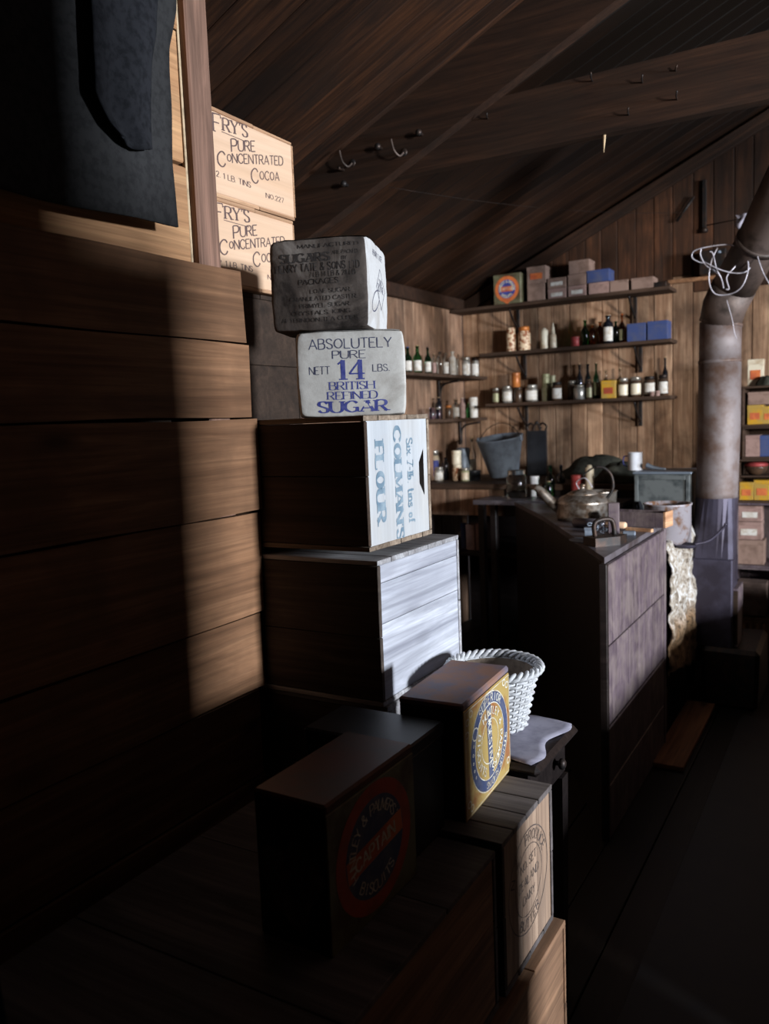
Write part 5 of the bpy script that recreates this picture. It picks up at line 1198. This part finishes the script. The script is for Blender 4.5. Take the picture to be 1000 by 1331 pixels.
for k, (px, z_, m_) in enumerate(((806, .0, 'pink_card'), (815, .0, 'grey_card'), (822, 0, 'pink_card'), (811, .035, 'grey_card'), (819, .035, 'kettle'))):
    P = on_y(px, 4.02, ZS+z_); o = MB().lathe([(.012, 0), (.026, .006), (.028, .02), (.018, .034), (.004, .036)], 10).obj('coal_lump' if False else 'dried_lump', M[m_]); o.location = P; o.rotation_euler = (.0, 0, k)
    tag(o, ('leftmost', 'second', 'rightmost', 'upper left', 'upper right')[k]+' pale dried lump in the heap by the black sack', 'lump', 'dried lumps by the sack')
# things on the low shelf under the bench
row([
 ('blue_tin', 'slim tin with bright blue top in the gloom under the bench', 'tin', 604, 9, 33, 'blue_card', dict(cap='blue_card', dy=-.0)),
 ('paper_parcel', 'dull pinkish parcel under the bench next to the blue tin', 'carton', 616, 12, 33, 'pink_card', dict(cat='parcel', d=.1)),
 ('paper_parcel', 'taller pinkish parcel right of the other under the bench', 'carton', 629, 13, 35, 'pink_card', dict(cat='parcel', d=.1)),
 ('amber_tin', 'little amber-coloured tin high on the under-bench shelf', 'tin', 643, 13, 17, 'orange_tin', dict(dy=.1)),
], .6455, 4.85, 1)
# ---- shelves made of crates at the far right
XQ = on_y(966, 5.22, 1.4).x
boxes = ((.0, .50, 'lowest open crate-shelf at the far right, holding a slatted crate'), (.505, .24, 'crate-shelf with two pink parcels at the far right'), (.75, .24, 'crate-shelf with yellow tins below the red bowl'), (.995, .17, 'crate-shelf holding the red bowl'), (1.17, .25, 'crate-shelf holding a wooden box and a blue box'), (1.425, .24, 'topmost crate-shelf with grey card and yellow packet'))
zs = [at(975, r, y=5.18).z for r in (862, 695, 640, 600, 555, 497)]
zs = [0.0]+zs[1:]+[at(975, 497, y=5.18).z+.0]
lab6 = [b[2] for b in boxes]
rowsz = [(0.0, at(975, 742, y=5.18).z, 0), (at(975, 742, y=5.18).z+.001, at(975, 697, y=5.18).z, .0), (at(975, 697, y=5.18).z+.001, at(975, 648, y=5.18).z, .01), (at(975, 648, y=5.18).z+.001, at(975, 600, y=5.18).z, 0.0), (at(975, 600, y=5.18).z+.001, at(975, 556, y=5.18).z, .02), (at(975, 556, y=5.18).z+.001, at(975, 500, y=5.18).z, .015)]
rowsz = [(0.0, at(975, 738, y=5.18).z), (at(975, 738, y=5.18).z+.001, at(975, 654, y=5.18).z)]+[(at(975, a, y=5.18).z+.001, at(975, b, y=5.18).z) for a, b in ((654, 597), (597, 555), (555, 502))]
labs = ('lowest open crate-shelf at the far right, holding a slatted crate', 'crate-shelf with two pink parcels at the far right', 'crate-shelf with yellow tins and the red bowl at the far right', 'crate-shelf holding a wooden box and a blue box', 'topmost crate-shelf with the yellow packets')
sh = []
for k, ((a, b), lb_) in enumerate(zip(rowsz, labs)):
    ox = (-.045, -.03, -.025, .0, -.003)[k]
    t = thing('crate_shelf', lb_, 'crate', (XQ+ox+.22, 5.33, a), 0, 'crate shelves at the far right'); h = b-a
    for q, nm in (((-.22, -.15, 0, .22, .15, .012), 'bottom_board'), ((-.22, -.15, h-.012, .22, .15, h), 'top_board'), ((-.22, -.15, .0125, -.208, .15, h-.0125), 'side_board'), ((.208, -.15, .0125, .22, .15, h-.0125), 'side_board'), ((-.207, .138, .0125, .207, .15, h-.0125), 'back_board')):
        MB().cbox(*q, .002).obj(nm, M['cupboard'] if k < 2 else M['shelf'], t)
    sh.append((a+.0125, h-.03, XQ+ox))
def inb(k, name, label, px, wpx, hfrac, m, dy=-.05, **ex):
    z, h, x = sh[k]; P = on_y(px, 5.33+dy, z); s = depth(P)/FPX; P.z += ex.pop('dz', 0); carton(name, label, P, wpx*s, .12, h*hfrac, M[m], **ex)
inb(4, 'yellow_packet', 'yellow printed packet under the grey tray, left in the topmost crate-shelf', 983, 18, .55, 'yellow_tin', cat='packet', strip=M['orange_ink'])
inb(4, 'yellow_packet', 'second yellow packet right beside it in the topmost crate-shelf', 1000, 14, .5, 'yellow_tin', cat='packet', strip=M['orange_ink'])
inb(4, 'grey_tray', 'grey card box stacked over the yellow packets', 990, 30, .36, 'grey_card', dz=.56*sh[4][1], cat='box')
inb(3, 'wooden_box', 'light brown wooden box left of the blue box in the crate-shelf', 980, 17, .8, 'pink_card', cat='box')
inb(3, 'blue_box', 'bright blue box in the crate-shelf at the right edge', 997, 14, .78, 'blue_card', cat='box')
inb(2, 'yellow_tin', 'small yellow tin with orange mark under the red bowl, left', 972, 17, .47, 'yellow_tin', cat='tin', strip=M['orange_ink'])
inb(2, 'yellow_tin', 'larger yellow tin at the right edge under the red bowl', 992, 19, .52, 'yellow_tin', cat='tin', strip=M['orange_ink'])
z_, h_, x_ = sh[2]; P = on_y(983, 5.26, z_); s = depth(P)/FPX
MB
ms = thing('shelf_board', 'thin shelf board the red bowl stands on at the far right', 'board', (x_+.2195, 5.27, z_+h_*.60)); MB().cbox(-.206, -.07, 0, .206, .07, .010, .002).obj('board', M['shelf'], ms)
rb = thing('red_bowl', 'red and dark enamel bowl in the far right crate-shelf', 'bowl', Vector((P.x, 5.27, z_+h_*.60+.0105)))
R = 14*s; MB().lathe([(R*.5, 0), (R*.85, .018), (R, .045), (R, .052)], 24).obj('bowl', M['dark_jar'], rb); MB().lathe([(R*1.0, .0525), (R*.98, .066), (R*.8, .074), (R*.3, .079)], 24).obj('lid', M['red_tin'], rb)
inb(1, 'pink_parcel', 'pinkish parcel with pale label, lower of the two at the far right', 975, 30, .30, 'pink_card', cat='parcel', strip=M['white_lab'], dz=.42*sh[1][1])
inb(1, 'pink_parcel', 'pinkish parcel with pale label, upper of the two at the far right', 976, 28, .27, 'pink_card', cat='parcel', strip=M['white_lab'], dz=.725*sh[1][1])
inb(1, 'wooden_box', 'low wooden box supporting the pink parcels', 976, 34, .41, 'grey_card', cat='box')
z_, h_, x_ = sh[0]
sc = crate('slatted_crate', 'small crate of upright pale slats in the lowest crate-shelf', x_+.40, 5.20, z_, .36, .16, h_*.45, M['low_end'], M['low_end'], M['low_end'], 2, 2, 2)
for k in range(9): MB().cbox(-.165+.037*k, -.0875, .03, -.150+.037*k, -.0812, h_*.45-.03, .001).obj('slat', M['cocoa_edge'], sc)
inb(0, 'brown_bundle', 'dark brown bundle above the slatted crate in the lowest crate-shelf', 978, 34, .38, 'grey_card', dz=.47*h_, cat='bundle')
zt5 = rowsz[-1][1]
P = on_y(983, 5.30, zt5); carton('yellow_packet', 'cream and red packet standing on top of the far right crate-shelves', P, .085, .07, .155, M['cream'], cat='packet', strip=M['orange_ink'])
mound('crumpled_cloth', 'dark crumpled cloth on the top of the far right crate-shelves', 'cloth', 997, 5.25, zt5, 26, 12, M['burlap'], 4, .06)
# unseen solid block added to keep low window light off the walkway, and a partition end beside the camera
mt = thing('light_blocker', 'added unseen long low sideboard standing right of the walkway', 'light_blocker', (.50, 3.10, 0))
MB().cbox(-.40, -1.28, .0, .40, 1.65, .624, .004).obj('carcass', M['black_wood'], mt)
MB().cbox(-.42, -1.30, .6245, .42, 1.67, .66, .004).obj('top', M['lino'], mt)
for k in range(5): MB().cbox(-.412, -1.24+.575*k, .05, -.4005, -1.24+.575*k+.555, .60, .003).obj('door', M['black_wood'], mt)
struct(MB().box(.45, -1.19, 0, .49, 1.42, 3.4).box(.45, 1.42, 0, .49, 1.606, 1.92).obj('wall_occluder', M['partition']))  # unseen partition, end stepped to shape the shadow edge on the left boards
lm = MB().cbox(0, 0, 0, 1.1, 3.6, .004, .001).obj('floor_mat', M['lino']); lm.location = (-.50, .6, -.001); tag(lm, 'long strip of dark linoleum covering the walkway floor', 'mat')
